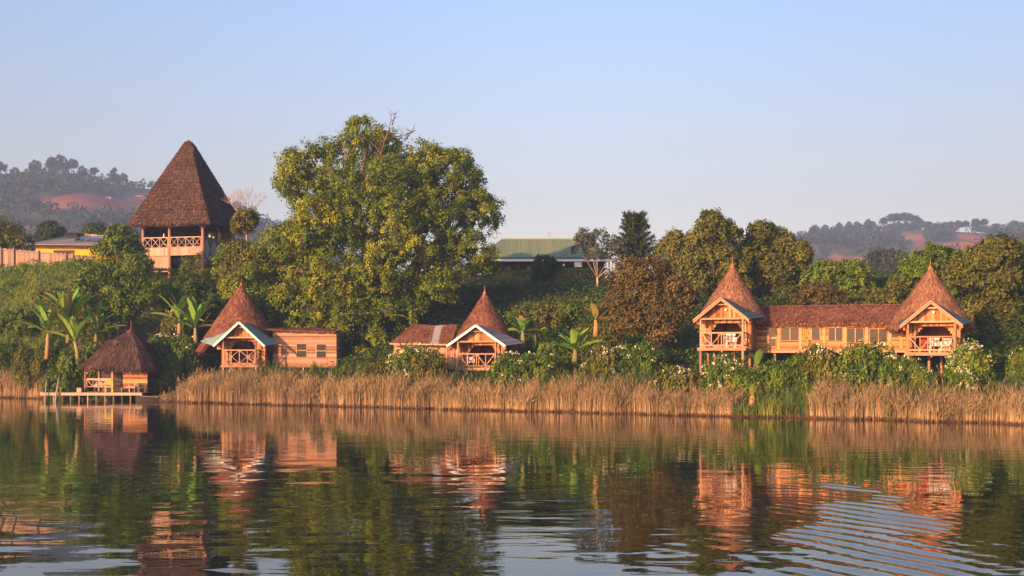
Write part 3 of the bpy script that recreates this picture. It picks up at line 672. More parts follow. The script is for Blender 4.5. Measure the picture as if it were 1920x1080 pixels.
for i, (pr, px, py, Y, hw, lab) in enumerate(BS):
    x = (px - 960) / F * Y; z = float(gz(x, Y)); s_ = Y / F; top = at(px, py, Y).z - z
    hw_m = hw * s_; kz = top / 2.35 if pr is not fb[3] else top / 2.95
    z0 = z
    if kz > 1.6: z0 = z + (top - 1.6 * 2.5); kz = 1.6     # steep bank: root it higher up
    kx = hw_m / 2.1
    place(pr, (x, Y, z0 - .1), rnd.choice((0, .35, -.35, PI + .2)) if i > 5 else 0, (kx, kx, kz), lab, 'bush', 'bushes on the lake bank')

def banana(label, seed, nl=8, H=1.6, L=2.0, lean=0., yellow=.2):
    rg = random.Random(seed); t = thing('banana_plant', label, 'banana plant'); mb = MB()
    mb.tube([(0, 0, -.3), (.03 + lean * .4, 0, H * .5), (lean, 0, H)], [.22, .17, .11], 8)
    mb.build('stem', 'banana_stem', t, True); lf = MB()
    for i in range(nl):
        a = i * 2.4 + rg.uniform(-.4, .4); up = rg.uniform(.95, 1.5) if i < nl * .75 else rg.uniform(.3, .7); d = Vector((math.cos(a), math.sin(a) * .7, 0)); side = Vector((-d.y, d.x, 0)).normalized()
        Ln = L * 1.35 * rg.uniform(.75, 1.15); pts = []; p = Vector((lean, 0, H - .1)); ang = up; n = 9
        for k in range(n + 1):
            pts.append(p.copy()); p = p + (d * math.cos(ang) + Vector((0, 0, math.sin(ang)))) * Ln / n; ang -= rg.uniform(.01, .13)
        T = rg.uniform(.1, .75) if rg.random() > yellow else rg.uniform(.85, 1)
        vs = []; roll = rg.uniform(-.5, .5)
        for k, c in enumerate(pts):
            f = k / n; w = .25 * math.sin(min(1, max(0, (f - .12) / .88)) ** .8 * PI) ** .6 + .02
            dn = Vector((0, 0, .35 + roll)); dn2 = Vector((0, 0, .35 - roll))
            vs += [c + (side + dn) * w * rg.uniform(.85, 1.1), c, c - (side - dn2) * w * rg.uniform(.85, 1.1)]
        fs = []
        for k in range(n):
            for j in (0, 1): fs.append((k * 3 + j, k * 3 + j + 1, k * 3 + j + 4, k * 3 + j + 3))
        lf.add(vs, fs, [min(1, max(0, T + rg.uniform(-.12, .12))) for _ in vs])
    for i in range(5 if H > 1.9 else 0):     # dried leaves hanging round the stem
        a = rg.uniform(0, 6.28); d = Vector((math.cos(a), math.sin(a), 0)); side = Vector((-d.y, d.x, 0)); p = Vector((lean * .8, 0, H * .92)) + d * .1; vs = []
        for k in range(6):
            f = k / 5; c = p + d * (.45 * math.sin(f * 2.4)) + Vector((0, 0, .15 * math.sin(f * 3) - 1.1 * f)); w = .16 * math.sin((f * .85 + .1) * PI) + .02
            vs += [c + side * w + Vector((0, 0, rg.uniform(-.05, .05))), c + d * .04, c - side * w]
        lf.add(vs, [(k * 3 + j, k * 3 + j + 1, k * 3 + j + 4, k * 3 + j + 3) for k in range(5) for j in (0, 1)], [rg.uniform(.88, 1) for _ in vs])
    lf.build('leaves', 'leaf_banana', t); return t
BN = [(88, 97, 660, 625, 1.0, 3.0, 2.6, .1, .35, 'leftmost tall banana plant with dried skirt above the reeds', 1, 10),
      (128, 98, 610, 600, 1, 2.6, 2.4, 0, .2, 'upright banana plant in the middle of the left clump', 2, 8),
      (147, 96, 670, 640, 1, 2.6, 2.3, -.3, .1, 'leaning banana plant with yellow-green stem nearest the lakeside hut', 3, 7),
      (180, 99, 650, 622, 1, 1.6, 1.9, 0, .1, 'small banana plant behind the lakeside hut roof', 4, 6),
      (336, 99, 640, 600, 1, 2.0, 1.9, 0, .4, 'banana plant with browned leaves behind the white-flowering bush', 5, 7),
      (366, 97, 660, 615, 1, 2.2, 2.0, 0, .1, 'green banana plant just left of the left cone roof', 6, 6),
      (980, 86, 650, 622, 1, 1.5, 1.6, 0, .1, 'upright banana plant right of the middle cone roof', 7, 6),
      (1002, 87, 650, 625, 1, 1.3, 1.4, 0, .9, 'yellowing banana plant beside the middle hut', 8, 6),
      (1078, 79.5, 700, 655, 1, .9, 2.0, 0, .0, 'low fresh banana plant with spread leaves amid the bushes', 9, 8),
      (1117, 82, 640, 600, 1, 1.4, 1.5, 0, .45, 'yellowing banana plant at the left edge of the russet tree', 10, 6),
      (1421, 71, 700, 685, 1, .5, 1.1, 0, .0, 'single-leaved young banana plant below the thatched wing', 11, 3),
      (1410, 66.0, 770, 742, 1, .5, .9, 0, .9, 'small orange-leaved plant among the bright sedge', 12, 4)]
for px, Y, pyb, pyt, _, H, L, lean, yl, lab, seed, nl in BN:
    nl += 8 if nl > 4 else 0; H *= .68; L *= (.78 if px > 900 else 1.)
    t = banana(lab, seed, nl, H * .9, L, lean, yl); x = (px - 960) / F * Y; zt = at(px, pyt, Y).z
    t.location = (x, Y, zt - H * .9)
    t['group'] = 'banana plants on the bank'

# clipped hedge in front of the green building
def hedge(px0, px1, pyt, pyb, Y, label, seed):
    a = at(px0, pyb, Y); b = at(px1, pyb, Y); h = (pyb - pyt) / F * Y; rg = np.random.default_rng(seed); L = (b - a).length; n = int(L * h * 420)
    t = thing('clipped_hedge', label, 'hedge', a); n3 = n
    P = np.stack([rg.uniform(0, L, n3), rg.uniform(0, .9, n3), rg.uniform(-.6, h, n3)], 1)
    top = rg.random(n3) < .45; P[top, 2] = h + rg.normal(size=top.sum()) * .05; P[~top, 1] = rg.normal(size=(~top).sum()) * .06
    Nn = np.where(top[:, None], np.array((0, 0, 1.)), np.array((0, -1., 0))) + rg.normal(size=(n3, 3)) * .6
    V, q = leaf_quads(P, Nn, .17, rg); np_mesh('foliage', V, q, np.repeat(rg.uniform(.3, 1, n3), 4), 'leaf_grass', t)
    for i in range(int(L / 1.2)): m = MB(); m.tube([(i * 1.2 + .5, .4, -.8), (i * 1.2 + .5, .4, h * .8)], .05, 5); m.build('stem', 'bark', t)
hedge(905, 1000, 508, 524, 117, 'clipped yellow-green hedge left of the conical bush', 1)
hedge(1042, 1140, 504, 524, 117, 'clipped yellow-green hedge right of the conical bush', 2)
hedge(262, 405, 505, 522, 112, 'low bright green hedge at the foot of the pavilion', 3)

# ------------------------------------------------------------------ building helpers
def wall_frame(o, ang):
    d = Vector((math.cos(ang), math.sin(ang), 0)); n = Vector((math.sin(ang), -math.cos(ang), 0)); o = Vector(o)
    return lambda u, k, z: o + d * u + n * k + Vector((0, 0, z))
def brick(mb, P, u0, u1, k0, k1, z0, z1, t=None):
    t = rnd.random() if t is None else t
    vs = [P(u0, k0, z0), P(u1, k0, z0), P(u1, k1, z0), P(u0, k1, z0), P(u0, k0, z1), P(u1, k0, z1), P(u1, k1, z1), P(u0, k1, z1)]
    mb.add(vs, [(3, 2, 1, 0), (4, 5, 6, 7), (0, 1, 5, 4), (1, 2, 6, 5), (2, 3, 7, 6), (3, 0, 4, 7)], t)
def hboards(mb, P, u0, u1, z0, z1, bh=.14, holes=(), th=.05):
    z = z0
    while z < z1 - .01:
        zt = min(z + bh * rnd.uniform(.85, 1.15), z1)
        segs = [(u0, u1)]
        for (a, b, c, d) in holes:
            if zt > c + .03 and z < d - .03:
                ns = []
                for (s, e_) in segs:
                    if b <= s or a >= e_: ns.append((s, e_))
                    else:
                        if a > s: ns.append((s, a))
                        if b < e_: ns.append((b, e_))
                segs = ns
        t = rnd.random()
        for (s, e_) in segs:
            k = rnd.uniform(0, .02)
            brick(mb, P, s + rnd.uniform(0, .01), e_ - rnd.uniform(0, .01), -th, k, z + .006, zt - .006, min(1, max(0, t + rnd.uniform(-.15, .15))))
        z = zt
    brick(mb, P, u0 + .02, u1 - .02, -th - .03, -th - .01, z0, z0 + .02, 0.)
def vboards(mb, P, u0, u1, fn, bw=.13, th=.03, tl=0., th_=1.):
    n = max(1, int(round((u1 - u0) / bw))); w = (u1 - u0) / n
    for i in range(n):
        a = u0 + i * w; b = a + w; c = (a + b) / 2; k = rnd.uniform(0, .012)
        for (za, zb) in fn(c):
            if zb - za > .02: brick(mb, P, a + .004, b - .004, -th, k, za, zb, rnd.uniform(tl, th_))
def window(parent, P, u0, u1, z0, z1, mull=1, frame='pole', hbar=False, pane='glass', k=.03):
    f = MB(); w = .055
    brick(f, P, u0 - w, u1 + w, -.03, k, z1, z1 + w); brick(f, P, u0 - w, u1 + w, -.03, k, z0 - w, z0)
    brick(f, P, u0 - w, u0, -.03, k - .003, z0, z1); brick(f, P, u1, u1 + w, -.03, k - .003, z0, z1)
    for i in range(mull):
        c = u0 + (u1 - u0) * (i + 1) / (mull + 1); brick(f, P, c - .025, c + .025, -.025, k - .012, z0, z1)
    if hbar: zc = (z0 + z1) / 2; brick(f, P, u0, u1, -.025, k - .009, zc - .035, zc + .035)
    fo = f.build('window', frame, parent)
    g_ = MB(); brick(g_, P, u0, u1, -.022, -.014, z0, z1, .5); g_.build('pane', pane, fo); return fo

def thatch_patch(mb, bl, br, tr, tl, nu=24, nv=12, jit=.05, straws=700, thick=.22, sl=.28, sag=0., rg=None, tiers=0, sw=.018, lo=.15, hi=.8, under=True):
    rg = rg or rnd; bl, br, tr, tl = map(Vector, (bl, br, tr, tl))
    n = (br - bl).cross(tl - bl)
    if n.length < 1e-6: n = (br - bl).cross(tr - bl)
    n.normalize()
    def S(u, v):
        p = bl.lerp(br, u).lerp(tl.lerp(tr, u), v); return p - n * sag * math.sin(v * PI) + n * ((1 - (v * tiers + .25 * math.sin(u * 9) * .4) % 1.) * .085 if tiers else 0.)
    vs, ts = [], []
    for j in range(nv + 1):
        for i in range(nu + 1):
            e_ = 0 if (i in (0, nu)) else 1
            vs.append(S(i / nu, j / nv) + n * (rg.uniform(-jit, jit) * e_) + Vector((0, 0, rg.uniform(-jit, jit) if j == 0 else 0))); ts.append(rg.uniform(lo, hi))
    fs = [(j * (nu + 1) + i, j * (nu + 1) + i + 1, (j + 1) * (nu + 1) + i + 1, (j + 1) * (nu + 1) + i) for j in range(nv) for i in range(nu)]
    k = len(vs)
    # ragged eave lip
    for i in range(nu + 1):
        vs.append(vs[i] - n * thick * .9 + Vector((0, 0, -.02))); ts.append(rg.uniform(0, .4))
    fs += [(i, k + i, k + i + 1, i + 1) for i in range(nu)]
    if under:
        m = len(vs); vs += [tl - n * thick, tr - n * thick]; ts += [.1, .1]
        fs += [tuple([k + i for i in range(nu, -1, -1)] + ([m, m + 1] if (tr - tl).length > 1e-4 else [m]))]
    mb.add(vs, fs, ts)
    for _ in range(int(straws * 1.5)):
        u = rg.random(); v = 1 - math.sqrt(rg.random()) if (tl - tr).length < (bl - br).length * .3 else rg.random()
        p = S(u, v) + n * .03; d = (S(u, max(0, v - .05)) - S(u, v + .05)).normalized(); sd_ = d.cross(n)
        d = (d + sd_ * rg.uniform(-.3, .3)).normalized(); L = sl * rg.uniform(.5, 1.3); w = sw * rg.uniform(.6, 1.5)
        q_ = p + d * L + n * rg.uniform(.0, .035)
        if v < .04 or rg.random() < .12: q_ = q_ + Vector((0, 0, -.03))
        mb.add([p - sd_ * w, p + sd_ * w, q_ + sd_ * w * .5, q_ - sd_ * w * .5], [(0, 1, 2, 3)], rg.uniform(lo, 1) if rg.random() > .2 else 0.)
    for _ in range(int(straws * .25)):
        u = rg.random(); p = S(u, 0) - n * thick * rg.random(); d = (S(u, 0) - S(u, .2)).normalized() + Vector((rg.uniform(-.2, .2), 0, -.5))
        q_ = p + d.normalized() * rg.uniform(.08, .24); sd_ = (br - bl).normalized() * .03
        mb.add([p - sd_, p + sd_, q_ + sd_ * .4, q_ - sd_ * .4], [(0, 1, 2, 3)], rg.uniform(lo, 1))

def thatch_cone(mb, c, R, zb, za, bell=.12, tiers=5, seg=64, straws=5200, sides=0, rg=None, lo=.15, hi=.85, sl=.26, flare=.1, notch=0.):
    rg = rg or rnd; c = Vector(c); H = za - zb; nv = 30
    def rad(f, a):
        r = R * ((1 - f) - bell * math.sin(f * PI) * (1 - f) + flare * max(0, .12 - f) ) 
        st = (f * tiers) % 1.0; r += .09 * (1 - st) * (1 - f) * (0.7 if f > .1 else .3)
        if sides:
            k = 2 * PI / sides; b_ = (a % k) - k / 2; r *= .55 + .45 * math.cos(k / 2) / math.cos(b_) / math.cos(k / 2)
        return max(r, .05)
    def S(f, a):
        w_ = max(0., min(1., (-math.sin(a) - .62) / .14)); w_ = w_ * w_ * (3 - 2 * w_); f = f + (1 - f) * notch * w_
        r = rad(f, a); return c + Vector((math.cos(a) * r, math.sin(a) * r, zb + H * f))
    vs, ts, fs = [], [], []
    for j in range(nv + 1):
        for i in range(seg):
            f = j / nv; vs.append(S(f, 2 * PI * i / seg) + Vector((rg.uniform(-1, 1), rg.uniform(-1, 1), rg.uniform(-1, 1))) * .03); ts.append(rg.uniform(lo, hi))
    for j in range(nv):
        for i in range(seg): fs.append((j * seg + i, j * seg + (i + 1) % seg, (j + 1) * seg + (i + 1) % seg, (j + 1) * seg + i))
    k = len(vs)
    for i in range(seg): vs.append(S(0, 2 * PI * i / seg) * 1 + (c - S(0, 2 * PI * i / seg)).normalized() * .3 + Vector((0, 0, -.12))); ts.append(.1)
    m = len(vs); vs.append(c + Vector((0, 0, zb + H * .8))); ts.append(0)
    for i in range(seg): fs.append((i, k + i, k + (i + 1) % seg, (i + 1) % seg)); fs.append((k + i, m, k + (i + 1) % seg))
    mb.add(vs, fs, ts)
    for _ in range(straws):
        f = 1 - math.sqrt(rg.random()); f = min(f, .97); a = rg.uniform(0, 2 * PI); p = S(f, a); q_ = S(max(0, f - .04), a); d = (q_ - p).normalized() if f > .04 else (S(0, a) - S(.05, a)).normalized()
        rad_ = Vector((math.cos(a), math.sin(a), .5)).normalized(); sd_ = d.cross(rad_).normalized(); d = (d + sd_ * rg.uniform(-.3, .3)).normalized(); L = sl * rg.uniform(.5, 1.3); w = .016 * rg.uniform(.6, 1.5)
        p = p + rad_ * .02; q2 = p + d * L + rad_ * rg.uniform(.0, .035)
        mb.add([p - sd_ * w, p + sd_ * w, q2 + sd_ * w * .5, q2 - sd_ * w * .5], [(0, 1, 2, 3)], rg.uniform(lo, 1) if rg.random() > .2 else 0.)

def finial(parent, c, z, h=.5, r=.12):
    mb = MB(); mb.tube([(c[0], c[1], z - .35), (c[0], c[1], z - .05), (c[0], c[1], z + .08)], [r * 1.3, r * .9, r * .25], 8, .9)
    mb.tube([(c[0], c[1], z), (c[0] + .02, c[1], z + h)], [.035, .018], 5, .8)
    mb.build('finial', 'thatch', parent)

def rail_x(mb, a, b, z0, z1, style='x', bays=2):
    a = Vector(a); b = Vector(b); Z = Vector((0, 0, 1))
    mb.bar(a + Z * z1, b + Z * z1, .07, .08); mb.bar(a + Z * z0, b + Z * z0, .06, .07)
    for i in range(bays + 1):
        p = a.lerp(b, i / bays); 
        mb.bar(p + Z * (z0 + .035), p + Z * (z1 - .04), .055, .055)
    for i in range(bays):
        p = a.lerp(b, i / bays); q_ = a.lerp(b, (i + 1) / bays)
        if style == 'x':
            mb.bar(p + Z * z0, q_ + Z * z1, .045, .045); mb.bar(p + Z * z1, q_ + Z * z0, .04, .05)
            mid = (p + q_) / 2; mb.bar(mid + Z * z0 + Vector((0, .004, 0)), mid + Z * z1 + Vector((0, .004, 0)), .03, .03) if bays < 3 else None
        else:   # raking struts with uprights
            if i % 2 == 0: mb.bar(p + Z * z1, q_ + Z * z0, .05, .05)
            else: mb.bar(p + Z * z0, q_ + Z * z1, .05, .05)
    if style == 'v':
        for f in (.42, .56): p = a.lerp(b, f); mb.bar(p + Z * (z0 + .035), p + Z * (z1 - .04), .05, .05)

def chair(label, loc, rz, mat, w=.55, back=.8):
    t = thing('armchair', label, 'chair', loc, rz); s = MB()
    s.box((0, 0, .42), (w, w, .06)); s.build('seat', mat, t)
    b = MB()
    for i in range(4): b.box((-w / 2 + w * (i + .5) / 4, w / 2 - .02, .44 + (back - .42) / 2), (w / 4 - .03, .03, back - .46))
    b.box((0, w / 2 - .02, back), (w, .05, .07)); b.build('backrest', mat, t)
    for sx in (-1, 1):
        for sy in (-1, 1):
            l = MB(); l.box((sx * (w / 2 - .03), sy * (w / 2 - .03), .195), (.05, .05, .39)); l.build('leg', mat, t)
        a = MB(); a.box((sx * (w / 2 + .01), 0, .62), (.06, w, .04)); a.bar((sx * (w / 2 + .01), -w / 2 + .03, .4), (sx * (w / 2 + .01), -w / 2 + .03, .6), .05, .05)
        a.bar((sx * (w / 2 + .01), -w / 2 + .05, .42), (sx * (w / 2 + .01), w / 2 - .05, .6), .04, .04); a.build('armrest', mat, t)
    return t

def cottage(name, label, loc, rz, W, railz, az, bw, bz, flare, cone, barge, tin, rail_style, body_w, arch, post_l=1.8, depth=4.2, plank='plank', rail_mat='pole', flare_l=.5, thatch='thatch'):
    """a stilted cottage: gabled porch in front of a conical thatched roof. loc.z is the deck"""
    t = thing(name, label, 'hut', loc, rz)
    gzl = -post_l
    P0 = wall_frame((0, 0, 0), 0)
    # deck
    d = MB()
    for i in range(10): brick(d, P0, -W - .12, W + .12, -.13 * i - .12, -.13 * i, -.06, 0)
    brick(d, P0, -W - .2, W + .2, .01, .06, -.16, .02); brick(d, P0, -body_w, body_w, -depth, -1.32, -.16, -.02, .2)
    for x in (-W, 0, W): brick(d, P0, x - .05, x + .05, -depth + .1, -.05, -.26, -.17, .3)
    d.build('deck', 'pole', t)
    for (x, y) in ((-W, .06), (W, .06), (-W * .2, 1.4), (W * .35, 1.8), (-W, 2.2), (W, 2.2), (-W, 3.9), (W, 3.9)):
        p = MB(); p.tube([(x, y, gzl - 1.0), (x + rnd.uniform(-.03, .03), y, -.17)], [.085, .075], 8); p.build('stilt', 'pole', t)
    # front posts up to the gable
    for x in (-W, W):
        p = MB(); p.tube([(x, .02, 0), (x, .02, bz + (az - bz) * (1 - W / bw) - .08)], [.065, .06], 8); p.build('post', 'pole', t)
        p = MB(); p.tube([(x * .96, 1.25, 0), (x * .96, 1.25, arch[2] + .1)], [.06, .055], 8); p.build('post', 'pole', t)
    r = MB(); rail_x(r, (-W + .05, -.02, 0), (W - .05, -.02, 0), .16, railz, rail_style, 2 if rail_style == 'x' else 4)
    rail_x(r, (-W, .08, 0), (-W, 1.2, 0), .16, railz, 'x', 1); rail_x(r, (W, .08, 0), (W, 1.2, 0), .16, railz, 'x', 1)
    r.build('railing', rail_mat, t)
    # gable: beam, collar, planks set back behind the barge boards
    g_ = MB(); bzm = arch[2] + .25
    g_.bar((-W - .15, .05, bzm), (W + .15, .05, bzm), .09, .1); sl = (az - bz) / bw
    hc = az - .42; hwc = (az - .12 - hc) / sl; g_.bar((-hwc, .03, hc), (hwc, .03, hc), .07, .07); g_.build('gable_beam', 'pole', t)
    pl = MB(); Pg = wall_frame((0, .45, 0), 0)
    vboards(pl, Pg, -W, W, lambda u: [(bzm + .05, az - .12 - abs(u) * sl)], .14)
    pl.build('gable_planks', plank, t)
    # back wall of the porch with its arched opening
    bw_ = MB(); Pb = wall_frame((0, 1.3, 0), 0); x0, x1, zt = arch
    def fn(u):
        if x0 < u < x1:
            f = (u - x0) / (x1 - x0); cut = zt - .55 * max(0, abs(f - .5) * 2 - .62) / .38 - .04 * abs(f - .5) * 2
            return [(cut, bzm + .1)]
        return [(0, bzm + .1)]
    vboards(bw_, Pb, -W, W, fn, .11); brick(bw_, Pb, x0, x1, -.02, .02, 0, .12)
    bw_.build('porch_wall', plank, t)
    # body walls: sides, seen obliquely, and back
    sw = MB(); xr = body_w
    Pr = wall_frame((xr, 1.35, 0), PI / 2); Pl = wall_frame((-xr, depth + 1.35, 0), -PI / 2)
    vboards(sw, Pr, 0, depth, lambda u: [(-.1, bzm + .12)], .14); vboards(sw, Pl, 0, depth, lambda u: [(-.1, bzm + .12)], .14)
    for s_ in (-1, 1):
        Pf = wall_frame((W if s_ > 0 else -xr, 1.35, 0), 0); vboards(sw, Pf, 0, xr - W, lambda u: [(-.1, bzm + .12)], .13)
    Pk = wall_frame((xr, depth + 1.3, 0), PI); vboards(sw, Pk, 0, 2 * xr, lambda u: [(-.1, bzm + .12)], .3)
    # planked cheeks under the porch eaves
    for s_ in (-1, 1):
        Pc = wall_frame((s_ * W if s_ > 0 else -bw + .12, .5, 0), 0); vboards(sw, Pc, 0, bw - .12 - W, lambda u, s_=s_: [(bz - .25, bz + (u if s_ < 0 else (bw - .12 - W - u)) * sl + .02)], .12)
    sw.build('wall', plank, t)
    # a bed with a pale cover deep in the room
    # porch roof: two tin slopes flaring backwards, with barge boards
    rf = MB(); dpt = 2.6
    for s_ in (-1, 1):
        n_ = 9
        for i in range(n_):
            f0, f1 = i / n_, (i + 1) / n_
            def pt(f, y, s_=s_):
                ww = bw + ((flare if s_ > 0 else flare_l) * y / dpt); zz = bz + (.22 if s_ > 0 or flare_l < 1 else .42) * y / dpt
                return Vector((s_ * ww * f, y - .25, az + (zz - az) * f + .03 + .03 * f * (i % 2)))
            rf.slab([pt(f0, 0), pt(f1, 0), pt(f1, dpt), pt(f0, dpt)] if s_ > 0 else [pt(f0, dpt), pt(f1, dpt), pt(f1, 0), pt(f0, 0)], .025, .35 + .1 * (i % 2))
    rf.build('porch_roof', tin, t)
    for s_ in (-1, 1):
        b = MB(); b.bar((0, -.27, az - .02), (s_ * bw, -.27, bz - .02), .045, .16 if barge == 'white_paint' else .07, .7)
        if barge != 'white_paint': b.bar((0, -.2, az - .14), (s_ * bw, -.2, bz - .14), .05, .07, .7)
        b.build('barge_board', barge, t)
    # conical thatch
    cx, cy, R, zb, za, bell = cone
    c = MB(); thatch_cone(c, (cx, cy, 0), R, zb, za, bell, notch=min(.35, max(0., 1 - (cy - 1.25) / R * .98))); rr = c.build('thatched_roof', thatch, t); finial(t, (cx, cy), za)
    return t

# ------------------------------------------------------------------ the huts
hut1 = cottage('thatched_hut', 'left cone roofed hut with white gable boards and plank annex at its right', (-21.6, 93, 2.78), 0, 1.28, 1.2, 3.42, 2.03, 1.52, .75, (-.85, 4.3, 3.6, 1.15, 6.75, -.04), 'white_paint', 'teal_tin', 'x', 1.75, (-.95, 1.1, 1.95), rail_mat='pole', flare_l=1.7)
# annex of hut 1
def annex1():
    t = hut1; o = Vector((2.15, 2.4, 0)); P = wall_frame(o, math.radians(-2)); L = 5.2
    uu = lambda px: ((px - 960) / F * 95.4 + 21.6 - 2.15)
    zz = lambda py: CH + (HZ - py) / F * 95.4 - 2.78
    holes = [(uu(557), uu(574.5), zz(669), zz(645)), (uu(594), uu(611.5), zz(670), zz(646))]
    w = MB(); hboards(w, P, 0, L, -.18, zz(621) - .02, .12, holes)
    Ps = wall_frame(P(L, 0, 0), PI / 2); hboards(w, Ps, 0, 3.2, -.18, zz(624), .13)
    w.build('annex_wall', 'plank_h', t)
    for h in holes: window(t, P, *h, mull=0, frame='plank_pale', hbar=True)
    r = MB(); a = P(-.6, .25, zz(617)); b = P(L - .05, .25, zz(622)); c = P(L + .02, -3.4, zz(614)); d = P(-.6, -3.4, zz(611))
    thatch_patch(r, a, b, c, d, 20, 8, .03, 500, .14); r.build('annex_roof', 'thatch', t)
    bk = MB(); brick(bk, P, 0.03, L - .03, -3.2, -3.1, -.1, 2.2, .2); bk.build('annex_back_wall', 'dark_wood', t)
    for u in (.2, 2.5, L - .2): 
        p = MB(); q0 = P(u, -.06, -.2); p.tube([q0 - Vector((0, 0, 2.2)), q0], [.07, .07], 7); p.build('stilt', 'pole', t)
    fl = MB(); brick(fl, P, .02, L - .02, -3.1, -.06, -.26, -.19, .2); fl.build('annex_floor', 'dark_wood', t)
annex1()

hut2 = cottage('thatched_hut', 'middle cone roofed hut with white gable boards, half hidden by flowering bushes', (-2.5, 83, 2.63), math.radians(-14), 1.38, 1.0, 3.02, 2.15, 1.55, .75, (-.35, 3.4, 2.6, 1.35, 5.6, -.04), 'white_paint', 'grey_tin', 'v', 1.7, (-1.0, 1.2, 1.62), rail_mat='pole', depth=3.6)
def annex2():
    t = hut2; Mi = Matrix.Rotation(math.radians(14), 4, 'Z'); org = Vector((-2.5, 83, 2.63))
    def loc(px, py, Y): return Mi @ (at(px, py, Y) - org)
    # low hipped wing reaching left: side wall, planks and two strips of thatch either side of a tin strip
    a = loc(738, 645, 87.0); b = loc(836, 645, 86.0); dv = b - a; ang = math.atan2(dv.y, dv.x); L = math.hypot(dv.x, dv.y); P = wall_frame((a.x, a.y, 0), ang)
    w = MB(); zt = (a.z + b.z) / 2; hole = (L * .25, L * .42, zt - .55, zt - .1)
    hboards(w, P, 0, L, zt - 2.0, zt - .02, .12, [hole]); 
    Pv = wall_frame((b.x, b.y, 0), math.atan2(-b.y + 1.35, -1.7 - b.x)); Lv = math.hypot(-1.7 - b.x, 1.35 - b.y)
    vboards(w, Pv, 0.02, Lv, lambda u: [(-.1, zt + .02)], .12)
    w.build('annex_wall', 'plank_h', t); window(t, P, *hole, mull=0)
    def rp(pts, name, mat):
        r = MB(); c = [loc(*p) for p in pts]
        if mat == 'thatch': thatch_patch(r, *c, 16, 8, .03, 420, .15)
        else: r.slab(c, .04, .5)
        r.build(name, mat, t)
    rp([(735, 640, 86.6), (808, 642, 85.8), (814, 610, 88), (774, 607, 89)], 'annex_roof', 'thatch')
    rp([(806, 644, 85.7), (824, 645, 85.5), (832, 609, 88), (812, 611, 88)], 'tin_strip', 'grey_tin')
    rp([(822, 643, 85.6), (848, 642, 85.2), (858, 608, 87.6), (830, 609, 88)], 'annex_roof', 'thatch')
    e_ = MB(); q0 = loc(730, 644.5, 86.2); q1 = loc(838, 646.5, 85.2); e_.bar(q0, q1, .06, .09, .8); e_.build('eave_board', 'pole', t)
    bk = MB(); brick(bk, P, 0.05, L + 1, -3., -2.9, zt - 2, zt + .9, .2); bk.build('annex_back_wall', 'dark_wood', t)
annex2()

hut3 = cottage('thatched_hut', 'left lodge of the twin pair, cone roof and dark tin gable on stilts', (12.86, 72, 3.94), math.radians(-22), 1.30, .93, 3.08, 1.72, 1.72, .5, (.0, 3.3, 2.25, 1.75, 5.35, -.04), 'pole', 'dark_tin', 'v', 1.55, (-.95, 1.15, 1.55), plank='plank', depth=3.4, post_l=1.6, thatch='thatch_light')
hut4 = cottage('thatched_hut', 'right lodge of the twin pair, bright orange cone roof with tall corner stilt', (24.3, 68, 3.62), math.radians(-24), 1.28, .93, 3.02, 1.72, 1.58, .4, (-.3, 3.1, 2.5, 1.5, 5.2, -.04), 'pole', 'dark_tin', 'v', 1.5, (-.98, 1.12, 1.55), depth=3.6, post_l=2.4, thatch='thatch_light')

def round_lamp(t, x, z, label=None):
    m = MB(); m.tube([(x, .36, z - .09), (x, .36, z - .05), (x, .36, z + .05), (x, .36, z + .09)], [.03, .09, .09, .03], 10, .9); m.build('gable_lamp', 'white_paint', t)
round_lamp(hut3, .2, 2.35); round_lamp(hut4, .1, 2.35)

